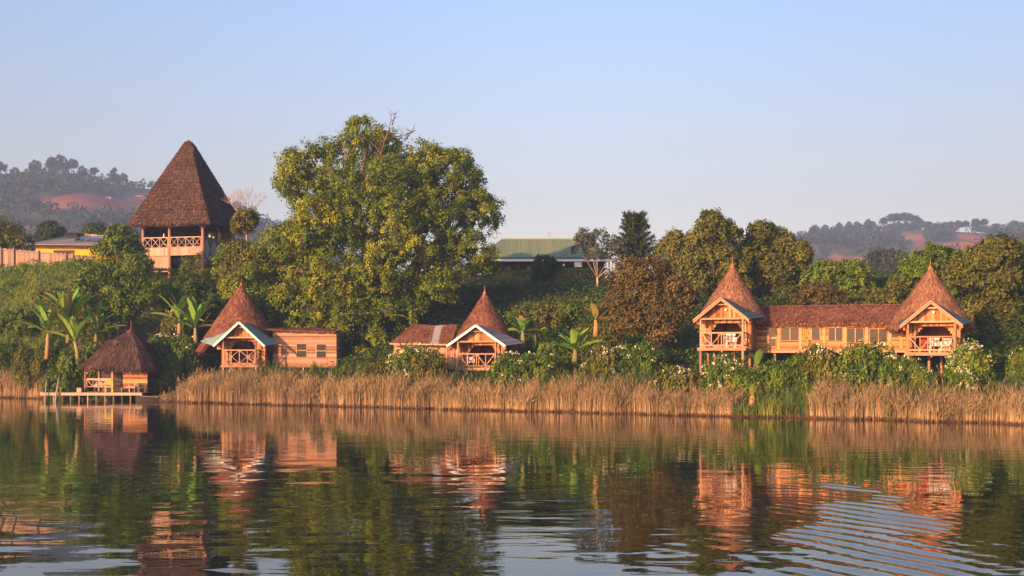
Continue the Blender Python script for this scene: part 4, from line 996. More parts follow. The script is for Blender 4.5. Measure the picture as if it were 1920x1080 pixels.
# long thatched wing between the lodges
def long_wing():
    o = Vector((15.35, 74.6, 0)); e_ = Vector((24.1, 71.4, 0)); dv = e_ - o; ang = math.atan2(dv.y, dv.x); L = dv.length
    zf = 3.86; t = thing('thatched_wing', 'long low thatched wing with a row of windows joining the twin lodges', 'building', (o.x, o.y, zf), ang)
    def uu(px): a = (px - 960) / F; return (a * o.y - o.x) / (math.cos(ang) - a * math.sin(ang))
    def zz(py, px): u_ = uu(px); Y = o.y + u_ * math.sin(ang); return CH + (HZ - py) / F * Y - zf
    P = wall_frame((0, 0, 0), 0); ht = zz(611, 1550)
    W_ = [(1465, 1497.5, 614, 638.5, 1, 'glass'), (1522, 1537, 614, 637, 0, 'glass'), (1507, 1518, 614, 637, 0, 'curtain'), (1554, 1579, 615, 639, 1, 'glass'), (1588, 1619, 616, 642, 1, 'glass'), (1631.5, 1662.7, 617, 641, 1, 'glass'), (1672, 1684, 617, 632, 0, 'glass')]
    holes = []
    w = MB()
    for a, b, c, d, m, gl in W_: holes.append((uu(a), uu(b), zz(d, a), zz(c, a)))
    door = (uu(1441), uu(1455), zz(653, 1441) + .02, zz(612, 1441))
    hboards(w, P, -.3, L, -.05, ht, .13, holes + [door]); w.build('wall', 'plank', t)
    for h, it in zip(holes, W_): window(t, P, *h, mull=it[4], pane=it[5])
    dm = MB(); u0, u1, z0, z1 = door
    for a, b, c, d in ((u0 - .06, u0 + .02, z0, z1 + .05), (u1 - .02, u1 + .06, z0, z1 + .05), (u0 + .02, u1 - .02, z1, z1 + .05), (u0 + .02, u1 - .02, z0 + (z1 - z0) * .42, z0 + (z1 - z0) * .5), (u0 + .02, u1 - .02, z0, z0 + .1)): brick(dm, P, a, b, -.03, .03, c, d)
    do = dm.build('door', 'pole', t); g_ = MB(); brick(g_, P, u0 + .02, u1 - .02, -.024, -.016, z0 + .1, z1, .5); g_.build('pane', 'glass', do)
    for px in (1460, 1501, 1545, 1584, 1625, 1668, 1690):
        u_ = uu(px); m = MB(); brick(m, P, u_ - .09, u_ + .09, .022, .06, 0, ht - .02, .9); m.build('pilaster', 'plank', t)
    r = MB(); eh = zz(610, 1550) + .16; rh = CH + 100 / F * 75.8 - zf
    a = (-.9, -.35, eh); b = (L + .3, -.35, eh + .02); c = (L + .3, 1.7, rh + .02); d = (-.6, 1.7, rh)
    thatch_patch(r, a, b, c, d, 60, 12, .04, 3800, .17, .26, .03)
    thatch_patch(r, (L + .3, 3.8, eh), (-.6, 3.8, eh), (-.6, 1.72, rh), (L + .3, 1.72, rh), 20, 6, .04, 60, .2)
    for i in range(700):   # ragged ridge cap
        u_ = rnd.uniform(-.6, L + .3); s_ = rnd.choice((-1, 1)); p = Vector((u_, 1.7, rh + .06)); q_ = p + Vector((rnd.uniform(-.15, .15), s_ * .3, -.12 + rnd.uniform(-.02, .05)))
        r.add([p - Vector((.03, 0, 0)), p + Vector((.03, 0, 0)), q_ + Vector((.02, 0, 0)), q_ - Vector((.02, 0, 0))], [(0, 1, 2, 3)], rnd.uniform(.5, 1))
    r.build('thatched_roof', 'thatch', t)
    f = MB(); brick(f, P, -.3, L, -3.6, -.05, -.16, -.06, .3); brick(f, P, -.3, L, -.02, .05, -.2, -.06, .8); f.build('floor', 'pole', t)
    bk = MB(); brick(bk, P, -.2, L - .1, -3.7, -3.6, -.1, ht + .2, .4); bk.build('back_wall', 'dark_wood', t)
    for u_ in (.15, 1.3, 2.8, 4.3, 5.8, 7.3, 8.6):
        m = MB(); m.tube([(u_, .04 + .3 * (u_ > .2), -3.), (u_, .04 + .3 * (u_ > .2), -.2)], .08, 7); m.build('stilt', 'pole', t)
long_wing()

# chairs, cushion and lamp on the lodge balconies
def on_hut(hut, x, y, z=0.): return hut.matrix_basis @ Vector((x, y, z))
bpy.context.view_layer.update()
chair('pale slatted armchair on the left lodge balcony', on_hut(hut3, .45, .6), hut3.rotation_euler.z + .3, 'white_paint', .6, .85)
chair('white patterned armchair on the right lodge balcony', on_hut(hut4, .15, .6), hut4.rotation_euler.z + .2, 'white_paint', .6, .85)
chair('second pale armchair on the right lodge balcony, nearer the corner post', on_hut(hut4, .8, .6), hut4.rotation_euler.z - .2, 'linen', .5, .8)
def cushion(loc, rz):
    m = MB(); pts = []
    for k in range(7):
        f = k / 6; m_ = math.sin(f * PI) ** .5
        pts.append((f, m_))
    m.tube([(0, 0, .45 + .4 * f) for f, _ in pts], [.03 + .17 * a for _, a in pts], 10, .5)
    m.tube([(0, 0, .0), (0, 0, .46)], [.2, .16], 8, .1)
    o = m.build('cushion_stool', 'red_cloth', None, True); o.location = loc; o.rotation_euler = (0, 0, rz); tag(o, 'red cushion on a stool behind the right lodge railing', 'cushion')
cushion(on_hut(hut4, -.45, .6), 0)
chair('dark wooden armchair on the left hut porch', on_hut(hut1, .75, .6), .3, 'plank_pale', .55, .85)
chair('grey armchair on the middle hut porch', on_hut(hut2, -.6, .6), 0, 'linen', .5, .8)

# ------------------------------------------------------------------ lakeside hut on its jetty
def lake_hut():
    Y = 92.0; s_ = Y / F; cx = (214 - 960) * s_; zd = .66
    t = thing('lakeside_hut', 'small open-sided hut with shaggy thatch standing on the jetty', 'hut', (cx, Y, zd))
    X = lambda px: (px - 214) * s_
    Z = lambda py: CH + (HZ - py) * s_ - zd
    for px, yy in ((155.7, .5), (207, .5), (155.7, 3.6), (207, 3.6), (274, 3.6)):
        p = MB(); p.tube([(X(px), yy, 0), (X(px), yy, Z(692))], [.1, .09], 8)
        if yy < 1:
            for sg in ((1,) if px < 160 else (-1,)): p.bar((X(px), yy, Z(704)), (X(px) + sg * .35, yy, Z(693)), .07, .07)
        p.build('post', 'pole', t)
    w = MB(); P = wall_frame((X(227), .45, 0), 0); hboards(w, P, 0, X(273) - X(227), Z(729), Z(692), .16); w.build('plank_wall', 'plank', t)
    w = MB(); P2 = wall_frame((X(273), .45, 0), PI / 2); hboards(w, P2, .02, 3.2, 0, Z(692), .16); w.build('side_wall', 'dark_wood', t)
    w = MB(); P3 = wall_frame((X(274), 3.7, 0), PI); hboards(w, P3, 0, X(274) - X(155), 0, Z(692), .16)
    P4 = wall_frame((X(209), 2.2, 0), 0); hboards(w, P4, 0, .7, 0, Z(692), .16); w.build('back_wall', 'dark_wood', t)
    r = MB(); rail_x(r, (X(159), .45, 0), (X(206), .45, 0), Z(725), Z(712), 'v', 4)
    r.bar((X(159), .43, Z(711)), (X(206), .43, Z(711)), .1, .12, .9); r.build('railing', 'plank_pale', t)
    rf = MB(); zb = Z(690); ap = Vector((X(229), 2.1, Z(618))); a = Vector((X(150), -.35, zb)); b = Vector((X(286), -.35, zb - .12)); c = Vector((X(287), 4.5, zb)); d = Vector((X(150), 4.5, zb))
    # rounded corners: octagonal eave
    ring = [Vector((X(153), -.35, zb + .05)), Vector((X(215), -.5, zb)), Vector((X(268), -.4, zb - .1)), Vector((X(287), .5, zb - .05)), Vector((X(290), 2.2, zb + .1)), Vector((X(283), 4.3, zb)), Vector((X(155), 4.4, zb)), Vector((X(147), 2, zb + .1))]
    mid = [p.lerp(ap, .55) + Vector(((p - ap).x * .08, (p - ap).y * .08, .25)) for p in ring]
    for i in range(8):
        j = (i + 1) % 8; thatch_patch(rf, ring[i], ring[j], mid[j], mid[i], 10, 6, .05, 420, .3, .4, .0, under=False); thatch_patch(rf, mid[i], mid[j], ap, ap, 6, 6, .04, 190, .0, .4, .0, under=False)
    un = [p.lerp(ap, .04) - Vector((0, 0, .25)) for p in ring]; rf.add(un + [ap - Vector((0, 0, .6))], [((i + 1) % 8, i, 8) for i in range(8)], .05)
    for k in range(60):   # straw piled on the top and a torn patch
        a_ = rnd.uniform(-PI, 0); p = ap + Vector((math.cos(a_) * rnd.uniform(0, .35), math.sin(a_) * .3, rnd.uniform(-.3, .05))); q_ = p + Vector((rnd.uniform(-.35, .35), -.2, -rnd.uniform(.3, .9)))
        rf.bar(p, q_, .04, .02, rnd.uniform(.7, 1))
    for k in range(40):
        c_ = ring[1].lerp(ap, .5) + Vector((-.35 + rnd.uniform(-.35, .35), -.35, .15 + rnd.uniform(-.45, .45))); rf.bar(c_, c_ + Vector((rnd.uniform(-.25, .3), -.03, rnd.uniform(-.1, .3))), .035, .02, 1.)
    rf.build('thatched_roof', 'thatch_dark', t); finial(t, (ap.x, ap.y), ap.z, .8, .12)
    # jetty
    j = thing('jetty', 'long plank jetty on thin piles reaching left over the water', 'jetty', ((80 - 960) * s_, Y - .5, zd))
    m = MB(); L = (270 - 80) * s_; P = wall_frame((0, 0, 0), 0); n = int(L / .22)
    for i in range(n): brick(m, P, i * L / n + .01, (i + 1) * L / n - .01, -(1.6 if i * L / n < 2.6 else 5.2), 0, -.07, -rnd.uniform(0, .02))
    brick(m, P, 0, L, .002, .05, -.22, -.01, .8); m.build('planks', 'plank_pale', j)
    for i in range(12):
        p = MB(); x = .35 + i * (L - .6) / 11; p.tube([(x, .1 + .06 * (i % 2), -1.9), (x, .1, -.1)], .06, 7); p.build('pile', 'pole' if i % 3 else 'old_wood', j)
    for i in range(8):
        p = MB(); x = 2.9 + i * .62; p.tube([(x, 1.2, -1.9), (x, 1.2, -.1)], .06, 7); p.build('pile', 'old_wood', j)
    for px, lab, h, dx in ((94, 'thin weathered mooring post leaning at the left end of the jetty', 1.55, .15), (112, 'thick weathered mooring post leaning beside the jetty', 1.75, .35)):
        o = MB(); o.tube([(0, 0, -1.2), (dx * .4, 0, .4), (dx, 0, h)], [.1, .085, .05] if px > 100 else [.06, .05, .04], 7); ob = o.build('mooring_post', 'old_wood', None, True)
        ob.location = ((px - 3 - 960) * s_, Y - .75, .1); tag(ob, lab, 'post')
    # furniture
    chair('yellow framed armchair at the edge of the lakeside jetty', ((205 - 960) * s_, Y - .1, zd), .25, 'yellow_paint', .58, .9)
    chair('pale armchair in front of the plank wall of the lakeside hut', ((251 - 960) * s_, Y, zd), -.3, 'plank_pale', .5, .68)
    chair('dark armchair at the right corner of the lakeside hut', ((265 - 960) * s_, Y + .05, zd), .5, 'old_wood', .5, .68)
    b = thing('low_bench', 'dark low bench against the plank wall of the lakeside hut', 'bench', ((235 - 960) * s_, Y + .15, zd)); m = MB(); m.box((0, 0, .33), (.75, .35, .06)); m.build('seat', 'old_wood', b)
    for sx in (-.3, .3): m = MB(); m.box((sx, 0, .15), (.06, .3, .3)); m.build('leg', 'old_wood', b)
    b = thing('lounge_chair', 'white slung lounge chair behind the lakeside hut railing', 'chair', ((178 - 960) * s_, Y + 1.1, zd), 0); m = MB(); m.slab([(-.45, .2, .95), (.45, .2, .95), (.35, -.25, .42), (-.35, -.25, .42)], .05); m.build('sling', 'linen', b)
    for sx in (-.42, .42): m = MB(); m.bar((sx, .3, 0), (sx * .8, -.35, .55), .05, .05); m.bar((sx * .8, -.3, 0), (sx, .25, .95), .045, .045); m.build('leg', 'plank_pale', b)
    b = thing('box', 'small pale wooden box at the foot of the lakeside hut post', 'box', ((150 - 960) * s_, Y - .1, zd)); m = MB()
    for (x, y, sx, sy) in ((0, -.14, .34, .03), (0, .14, .34, .03), (-.155, 0, .03, .25), (.155, 0, .03, .25)): m.box((x, y, .17), (sx, sy, .34))
    m.build('side', 'plank_pale', b); m = MB(); m.box((0, 0, .35), (.38, .34, .03)); m.build('lid', 'plank_pale', b)
    # moored dark boat
    b = thing('rowing_boat', 'dark wooden rowing boat moored right of the lakeside hut', 'boat', ((288 - 960) * s_, Y - .2, 0.), .0); m = MB(); n = 12; vs = []
    for i in range(n + 1):
        f = i / n; w = .42 * math.sin(min(1, f * 1.15 + .12) * PI * .93) ** .7 + .02; sh = .22 * (2 * f - 1) ** 2; x = -1.3 + 2.6 * f
        vs += [(x, -w, .34 + sh), (x, -w * .7, .0), (x, 0, -.12), (x, w * .7, .0), (x, w, .34 + sh)]
    fs = [(i * 5 + k, (i + 1) * 5 + k, (i + 1) * 5 + k + 1, i * 5 + k + 1) for i in range(n) for k in range(4)]; m.add(vs, fs, .3); hb = m.build('hull', 'dark_wood', b)
    m = MB()
    for i in range(n):
        for sd_ in (0, 4): m.bar(vs[i * 5 + sd_], vs[(i + 1) * 5 + sd_], .05, .05, .6)
    m.build('gunwale', 'old_wood', b); 
    for x in (-.5, .4): m = MB(); m.box((x, 0, .27), (.2, .7, .03)); m.build('thwart', 'old_wood', b)
lake_hut()

# ------------------------------------------------------------------ pavilion
def pavilion():
    Y = 115.; s_ = Y / F; rz = math.radians(12); fr = at(380, 505, Y); zg = at(376, 507, Y).z
    t = thing('thatched_pavilion', 'tall two-storey open pavilion under a huge pyramid thatched roof', 'pavilion', (fr.x, fr.y, zg), -rz + 0)
    # local: x to the left is negative, y back; front right post at the origin
    A = 6.5; Wl = A; Z = lambda py, dy=0: CH + (HZ - py) / F * (Y + dy) - zg
    zr = Z(444); zf = Z(463); z_e = Z(419)
    for (x, y) in ((0, 0), (-3.55, 0), (-6.4, 0), (0, 3.6), (0, 6.6), (-6.4, 3.5), (-6.4, 6.6), (-3.2, 6.6)):
        p = MB(); p.tube([(x, y, -1.5), (x + .02, y, zf), (x, y, z_e + .3)], [.17, .15, .13], 9)
        if y == 0 or x == 0:
            for sg in (-1, 1):
                if y == 0: p.bar((x, y, z_e - .55), (x + sg * .5, y, z_e + .02), .1, .1)
                else: p.bar((x, y, z_e - .55), (x, y + sg * .5, z_e + .02), .1, .1)
        p.build('post', 'pole', t)
    P = wall_frame((-6.4, -.06, 0), 0); Pr = wall_frame((.06, 0, 0), PI / 2)
    w = MB(); vboards(w, P, .0, 6.3, lambda u: [(Z(478), zf)], .2, .05, .3, 1.); w.build('floor_fascia', 'plank_pale', t)
    w = MB(); vboards(w, P, .6, 2.75, lambda u: [(Z(505) - .2, Z(479.5))], .55, .05, .2, .7); brick(w, P, .5, 2.8, .02, .06, Z(479.5), Z(478.3), .1); w.build('lower_wall', 'plank_pale', t)
    w = MB(); 
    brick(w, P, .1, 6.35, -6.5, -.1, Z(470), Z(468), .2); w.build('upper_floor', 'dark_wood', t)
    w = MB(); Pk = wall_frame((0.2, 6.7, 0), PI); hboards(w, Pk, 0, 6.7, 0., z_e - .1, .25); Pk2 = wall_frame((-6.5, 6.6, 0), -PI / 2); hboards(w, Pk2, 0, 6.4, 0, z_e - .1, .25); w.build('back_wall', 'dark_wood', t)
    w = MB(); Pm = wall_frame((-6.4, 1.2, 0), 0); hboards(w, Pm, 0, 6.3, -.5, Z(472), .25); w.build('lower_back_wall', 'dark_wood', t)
    r = MB()
    rail_x(r, (-6.3, -.08, 0), (-3.7, -.08, 0), zf + .03, zr, 'x', 3); rail_x(r, (-3.4, -.08, 0), (-.15, -.08, 0), zf + .03, zr, 'x', 4); r.build('railing', 'plank_pale', t)
    w = MB()
    # right hand screen: dark sheet with pale diamonds
    zb_ = Z(486); brick(w, Pr, .2, 5.9, -.03, .0, zb_, zr + .1, .15)
    for u_ in (.7, 2.3, 3.9, 5.4):
        zm = (zb_ + zr) / 2; hh = (zr - zb_) * .46
        w.add([Pr(u_, .02, zm - hh), Pr(u_ + .7, .02, zm), Pr(u_, .02, zm + hh), Pr(u_ - .7, .02, zm)], [(0, 1, 2, 3)], .95)
    w.build('side_screen', 'tarp', t)
    # roof: a four sided pyramid
    c = Vector((-3.12, 3.2, 0)); h_ = 4.25; z0 = z_e; ap = Z(262, 4)
    cs = [c + Vector((-h_, -h_, z0)), c + Vector((h_, -h_, z0)), c + Vector((h_, h_, z0)), c + Vector((-h_, h_, z0))]
    rf = MB(); top = c + Vector((0, 0, ap)); 
    q = [c + (p - c - Vector((0, 0, z0))) * .055 + Vector((0, 0, ap - .28)) for p in cs]
    for i in range(4):
        j = (i + 1) % 4; m0 = cs[i].lerp(q[i], .5) + Vector(((cs[i] - c).x * .015, (cs[i] - c).y * .015, 0)); m1 = cs[j].lerp(q[j], .5) + Vector(((cs[j] - c).x * .015, (cs[j] - c).y * .015, 0))
        thatch_patch(rf, cs[i], cs[j], m1, m0, 40, 60, .02, 6500 if i < 2 else 300, .4, .3, .0, sw=.022, under=False, tiers=12); thatch_patch(rf, m0, m1, q[j], q[i], 24, 60, .02, 4500 if i < 2 else 200, .0, .3, 0., tiers=12, sw=.022, under=False)
        rf.add([q[i], q[j], top - Vector((0, 0, .05))], [(0, 1, 2)], .6)
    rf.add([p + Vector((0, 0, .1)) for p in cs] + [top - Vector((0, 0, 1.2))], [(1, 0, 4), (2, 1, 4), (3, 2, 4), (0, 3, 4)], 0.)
    for i in (0, 1, 2, 3):      # paler hip rolls
        for k in range(400):
            f = rnd.random(); p = cs[i].lerp(q[i], f) + Vector(((cs[i] - c).x * .012, (cs[i] - c).y * .012, .03)); d = (cs[i] - q[i]).normalized(); sd_ = Vector((-d.y, d.x, 0)).normalized() * rnd.uniform(-.25, .25)
            rf.bar(p, p + d * .25 + sd_, .035, .015, rnd.uniform(.5, 1))
    rf.build('thatched_roof', 'thatch_dark', t)
    bpy.context.view_layer.update()
    b = MB(); b.tube([(0, 0, 0), (0, 0, .2), (0, 0, .26), (0, 0, .4)], [.07, .07, .03, .03], 9, .5); bo = b.build('bottle', 'bottle_white', None, True)
    bo.location = t.matrix_basis @ Vector((-4.1, -.08, zr + .04)); tag(bo, 'white bottle standing on the pavilion railing', 'bottle')
    for i, (x, lab) in enumerate(((-4.6, 'round dark table inside the pavilion, left of the middle post'), (-1.7, 'round dark table inside the pavilion, right of the middle post'))):
        tb = thing('table', lab, 'table', t.matrix_basis @ Vector((x, 2., Z(468)))); m = MB(); m.tube([(0, 0, .72), (0, 0, .78)], .6, 14); m.build('table_top', 'pole', tb); m = MB(); m.tube([(0, 0, 0), (0, 0, .72)], .08, 7); m.build('leg', 'pole', tb)
    for x, y_, lab, pm in ((.03, 1.5, 'left pot plant on the pavilion side screen', 0), (.03, 2.3, 'right pot plant on the pavilion side screen', 0)):
        pt = thing('pot_plant', lab, 'pot plant', t.matrix_basis @ Vector((x, y_, zr + .1))); m = MB(); m.tube([(0, 0, 0), (0, 0, .22)], [.09, .13], 9); m.build('pot', 'white_paint', pt)
        rg = np.random.default_rng(3); P_ = rg.normal(size=(60, 3)) * (.12, .12, .1) + (0, 0, .38); V, q_ = leaf_quads(P_, rg.normal(size=(60, 3)), .14, rg); np_mesh('leaves', V, q_, np.full(len(V), .5), 'leaf_green', pt)
pavilion()

# ------------------------------------------------------------------ green roofed building
def green_building():
    Y = 128.; s_ = Y / F; o = at(895, 525, Y); t = thing('green_roofed_building', 'long low building with green ribbed metal roof on the hilltop', 'building', o)
    X = lambda px: (px - 895) * s_
    Z = lambda py: (525 - py) * s_
    x0, x1 = X(898), X(1146); rl, rr = X(938), X(1110); ze = Z(484); zr = CH + (HZ - 449) / F * (Y + 5) - o.z; D = 10.
    r = MB(); n = 96
    for i in range(n):      # ribbed sheets of the front slope
        f0, f1 = i / n, (i + 1) / n; a0 = x0 + (x1 - x0) * f0; a1 = x0 + (x1 - x0) * f1
        def tp(x):
            if x < rl: k = (x - x0) / (rl - x0)
            elif x > rr: k = (x1 - x) / (x1 - rr)
            else: k = 1
            return Vector((x, -.6 + 5.6 * k, ze + (zr - ze) * k))
        b0, b1 = Vector((a0, -.6, ze)), Vector((a1, -.6, ze)); t0, t1 = tp(a0), tp(a1)
        m_ = a0 + (a1 - a0) * .82; c0 = Vector((m_, -.6, ze)); c1 = tp(m_); up = Vector((0, 0, .06)); tt = rnd.uniform(.3, .7)
        r.add([b0, c0, c1, t0], [(0, 1, 2, 3)], tt); r.add([c0 + up, b1 + up, t1 + up, c1 + up, c0, c1], [(0, 1, 2, 3), (4, 0, 3, 5)], tt + .2)
    r.add([(x0, -.6, ze), (rl, 5, zr), (x0, 10.6, ze)], [(0, 1, 2)], .5); r.add([(x1, -.6, ze), (rr, 5, zr), (x1, 10.6, ze)], [(2, 1, 0)], .5)
    r.add([(x0, 10.6, ze), (x1, 10.6, ze), (rr, 5, zr), (rl, 5, zr)], [(1, 0, 3, 2)], .5); r.bar((rl, 5, zr + .05), (rr, 5, zr + .05), .25, .12, .3)
    r.build('roof', 'green_tin', t)
    lo = MB(); lo.slab([(x0 - .1, -1.6, Z(489)), (x1 + .1, -1.6, Z(489)), (x1 + .1, -.5, ze - .02), (x0 - .1, -.5, ze - .02)], .05, .4); lo.build('verandah_roof', 'dark_tin', t)
    f = MB(); f.bar((x0 - .15, -1.64, Z(490.5)), (x1 + .15, -1.64, Z(490.5)), .05, .24, .8); f.build('fascia', 'white_paint', t)
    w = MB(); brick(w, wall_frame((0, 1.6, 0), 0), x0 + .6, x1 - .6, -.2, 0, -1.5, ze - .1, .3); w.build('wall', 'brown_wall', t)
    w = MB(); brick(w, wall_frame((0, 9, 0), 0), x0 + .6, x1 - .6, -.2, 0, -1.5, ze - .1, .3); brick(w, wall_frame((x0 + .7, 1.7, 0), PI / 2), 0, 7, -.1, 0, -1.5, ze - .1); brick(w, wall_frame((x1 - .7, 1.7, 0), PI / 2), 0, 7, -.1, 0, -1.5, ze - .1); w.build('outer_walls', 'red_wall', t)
    P = wall_frame((0, 1.58, 0), 0)
    for px0, px1 in ((912, 935), (945, 958), (988, 1004), (1042, 1052), (1062, 1074), (1098, 1120)): window(t, P, X(px0), X(px1), .2, Z(496), mull=1, frame='dark_wood')
    for px in (910, 940, 972, 1000, 1034, 1059, 1101, 1140):
        m = MB(); m.tube([(X(px), -1.4, -1.5), (X(px), -1.4, Z(491))], .07, 6); m.build('verandah_post', 'dark_wood', t)
    a = thing('antenna', 'small antenna mast on the ridge of the green roof', 'antenna', (o.x + X(1033), Y + 5, o.z + zr)); m = MB(); m.tube([(0, 0, 0), (0, 0, .75)], .035, 6); m.build('mast', 'metal', a)
    m = MB()
    for sg in (-1, 0, 1): m.bar((0, 0, .3), (sg * .3, 0, .78), .06, .04)
    m.bar((-.3, 0, .78), (.3, 0, .78), .05, .05); m.build('dish_arms', 'red_wall', a)
    b = thing('sign_board', 'blank white board behind the clipped hedge', 'board', (o.x + X(1081), Y - 3, o.z + Z(506))); m = MB(); m.box((0, 0, .35), (.8, .05, .5)); m.build('panel', 'white_paint', b)
    m = MB(); m.box((-.25, .04, -.3), (.06, .06, 1.2)); m.box((.25, .04, -.3), (.06, .06, 1.2)); m.build('frame', 'metal', b)
    for px, lab in ((1056, 'round white wall lamp left of the blank board'), (1133, 'round white wall lamp at the right end of the verandah')):
        m = MB(); m.tube([(0, 0, -.14), (0, 0, -.1), (0, 0, .1), (0, 0, .14)], [.04, .13, .13, .04], 10, .8); m.tube([(0, 0, .12), (0, 0, .3)], .02, 5)
        l = m.build('globe_lamp', 'white_paint', None, True); l.location = (o.x + X(px), Y - 1.4, o.z + Z(499)); tag(l, lab, 'lamp')
green_building()

# ------------------------------------------------------------------ yellow house, fence
def yellow_house():
    Y = 150.; s_ = Y / F; o = at(67, 500, Y); t = thing('yellow_house', 'bright yellow house with grey tin roof behind the wooden fence', 'house', o)
    X = lambda px: (px - 67) * s_
    Z = lambda py: (500 - py) * s_
    x1 = X(222); zt = Z(462)
    w = MB(); P = wall_frame((0, 0, 0), 0); win = (X(101), X(139), Z(476), Z(470))
    hb = [(0, win[0], 0, zt), (win[1], x1, 0, zt), (win[0], win[1], 0, win[2]), (win[0], win[1], win[3], zt)]
    for a, b, c, d in hb: brick(w, P, a, b, -.2, 0, c, d, .5)
    for xx in (0.1, x1 - .1): brick(w, wall_frame((xx, .2, 0), PI / 2), 0, 7, -.1, .1, 0, zt, .5)
    brick(w, P, 0, x1, -7.4, -7.2, 0, zt, .5); w.build('wall', 'yellow_wall', t); window(t, P, *win, mull=2, frame='dark_wood')
    r = MB(); ex0 = X(54); ex1 = x1 + .6; ze0 = Z(459); ze1 = Z(461); rl = X(104); rr = X(192); zr = CH + (HZ - 443) / F * (Y + 3.6) - o.z
    r.slab([(ex0, -.9, ze0), (ex1, -.9, ze1), (rr, 3.6, zr), (rl, 3.6, zr)], .12, .6); r.slab([(ex0, -.9, ze0), (rl, 3.6, zr), (ex0, 8.2, ze0)], .12, .3); r.slab([(ex1, -.9, ze1), (ex1, 8.2, ze1), (rr, 3.6, zr)], .12, .3); r.slab([(ex0, 8.2, ze0), (rl, 3.6, zr), (rr, 3.6, zr), (ex1, 8.2, ze1)], .12, .3)
    for i in range(26):
        f = (i + .5) / 26; a = Vector((ex0, -.9, ze0)).lerp(Vector((ex1, -.9, ze1)), f); b = Vector((rl, 3.6, zr)).lerp(Vector((rr, 3.6, zr)), f); r.bar(a + Vector((0, 0, .03)), b + Vector((0, 0, .03)), .05, .05, .8)
    r.build('roof', 'grey_tin', t); e_ = MB(); e_.bar((ex0, -.92, ze0 - .16), (ex1, -.92, ze1 - .16), .05, .2, .2); e_.build('fascia', 'dark_wood', t)
    sl = (Vector((0, 3.6, zr)) - Vector((0, -.9, ze0))).normalized(); nn = Vector((0, -sl.z, sl.y))
    for px in (137, 144, 157.5, 171, 182):
        m = MB(); w_ = 9 if px > 140 else 4; c = Vector((X(px), 1.2, ze0 + (zr - ze0) * 2.1 / 4.5)) + nn * .16; a = c + Vector((0, 0, 0)); k = (11 if px > 140 else 4) * s_ / 2
        m.slab([a + Vector((-k, 0, 0)) - sl * .75, a + Vector((k, 0, 0)) - sl * .75, a + Vector((k, 0, 0)) + sl * .75, a + Vector((-k, 0, 0)) + sl * .75], .05, .5); m.build('solar_panel', 'solar', t)
    m = MB(); m.slab([(X(107), 2.2, zr + .25), (X(134), 2.2, zr + .3), (X(132), 4.6, zr + .3), (X(109), 4.6, zr + .25)], .08, .1); m.box(((X(107) + X(134)) / 2, 3.2, zr + .0), (1.5, 1.4, .45), .1); m.build('dormer', 'dark_wood', t)
    m = MB()
    for i in range(6): m.box((X(140) + i * .42, 4.2, zr + .16 - i * .02), (.36, .3, .42 - .03 * i)); 
    m.build('ridge_blocks', 'plank_pale', t)
    s2 = 150 / F
    # small brown roof just right of the pavilion, and one far left shed
yellow_house()

def fence():
    a = at(-12, 489, 127); b = at(134, 497, 123); c = at(168, 500, 121)
    t = thing('wooden_fence', 'weathered vertical plank fence with square posts on top of the slope', 'fence', a); ang = math.atan2(b.y - a.y, b.x - a.x); L = (c - a).length; P = wall_frame((0, 0, 0), ang)
    pts = [0, .32, .62, .92, 1.]
    s0 = 125 / F; drop = lambda u: -1.0 * u / L
    m = MB(); vboards(m, P, 0, L, lambda u: [(drop(u) - .6, drop(u) + (1.42 - .42 * u / L) + .05 * math.sin(u * 9))], .2, .04, .2, 1.); m.build('planks', 'fence_plank', t)
    for px in (3, 26, 70, 118, 130):
        u_ = ((px + 12) / 180) * L; p = MB(); brick(p, P, u_ - .1, u_ + .1, .02, .2, drop(u_) - .8, drop(u_) + 1.55 - .42 * u_ / L, .3); p.build('post', 'fence_plank', t)
    m = MB(); q0 = P(0, .04, drop(0) + 1.25); q1 = P(L, .04, drop(L) + .9); m.bar(q0, q1, .05, .1, .2); m.build('rail', 'fence_plank', t)
fence()

# ------------------------------------------------------------------ valley house, hill buildings
def valley_house():
    Y = 205.; s_ = Y / F; o = at(1690, 535, Y); t = thing('valley_house', 'orange brick house with pale tin roof behind the right cone roof', 'house', o)
    X = lambda px: (px - 1690) * s_
    Z = lambda py: (535 - py) * s_
    P = wall_frame((0, 0, 0), math.radians(-15)); w = MB(); brick(w, P, X(1693), X(1712), -.2, 0, 0, Z(513), .8); brick(w, P, X(1693), X(1712), -4, -3.8, 0, Z(513), .8)
    brick(w, P, X(1693), X(1693) + .2, -3.8, -.2, 0, Z(513), .6); brick(w, P, X(1712) - .2, X(1712), -3.8, -.2, 0, Z(513), .6); w.build('wall', 'plank', t)
    r = MB(); r.slab([P(X(1688), .6, Z(514)), P(X(1716), .6, Z(514)), P(X(1716), -2, Z(505)), P(X(1696), -2, Z(505))], .1, .9); r.slab([P(X(1688), -4.6, Z(514)), P(X(1696), -2, Z(505)), P(X(1716), -2, Z(505)), P(X(1716), -4.6, Z(514))], .1, .9); r.build('roof', 'grey_tin', t)
    window(t, P, X(1700), X(1705), Z(525), Z(518), mull=0, frame='dark_wood')
valley_house()

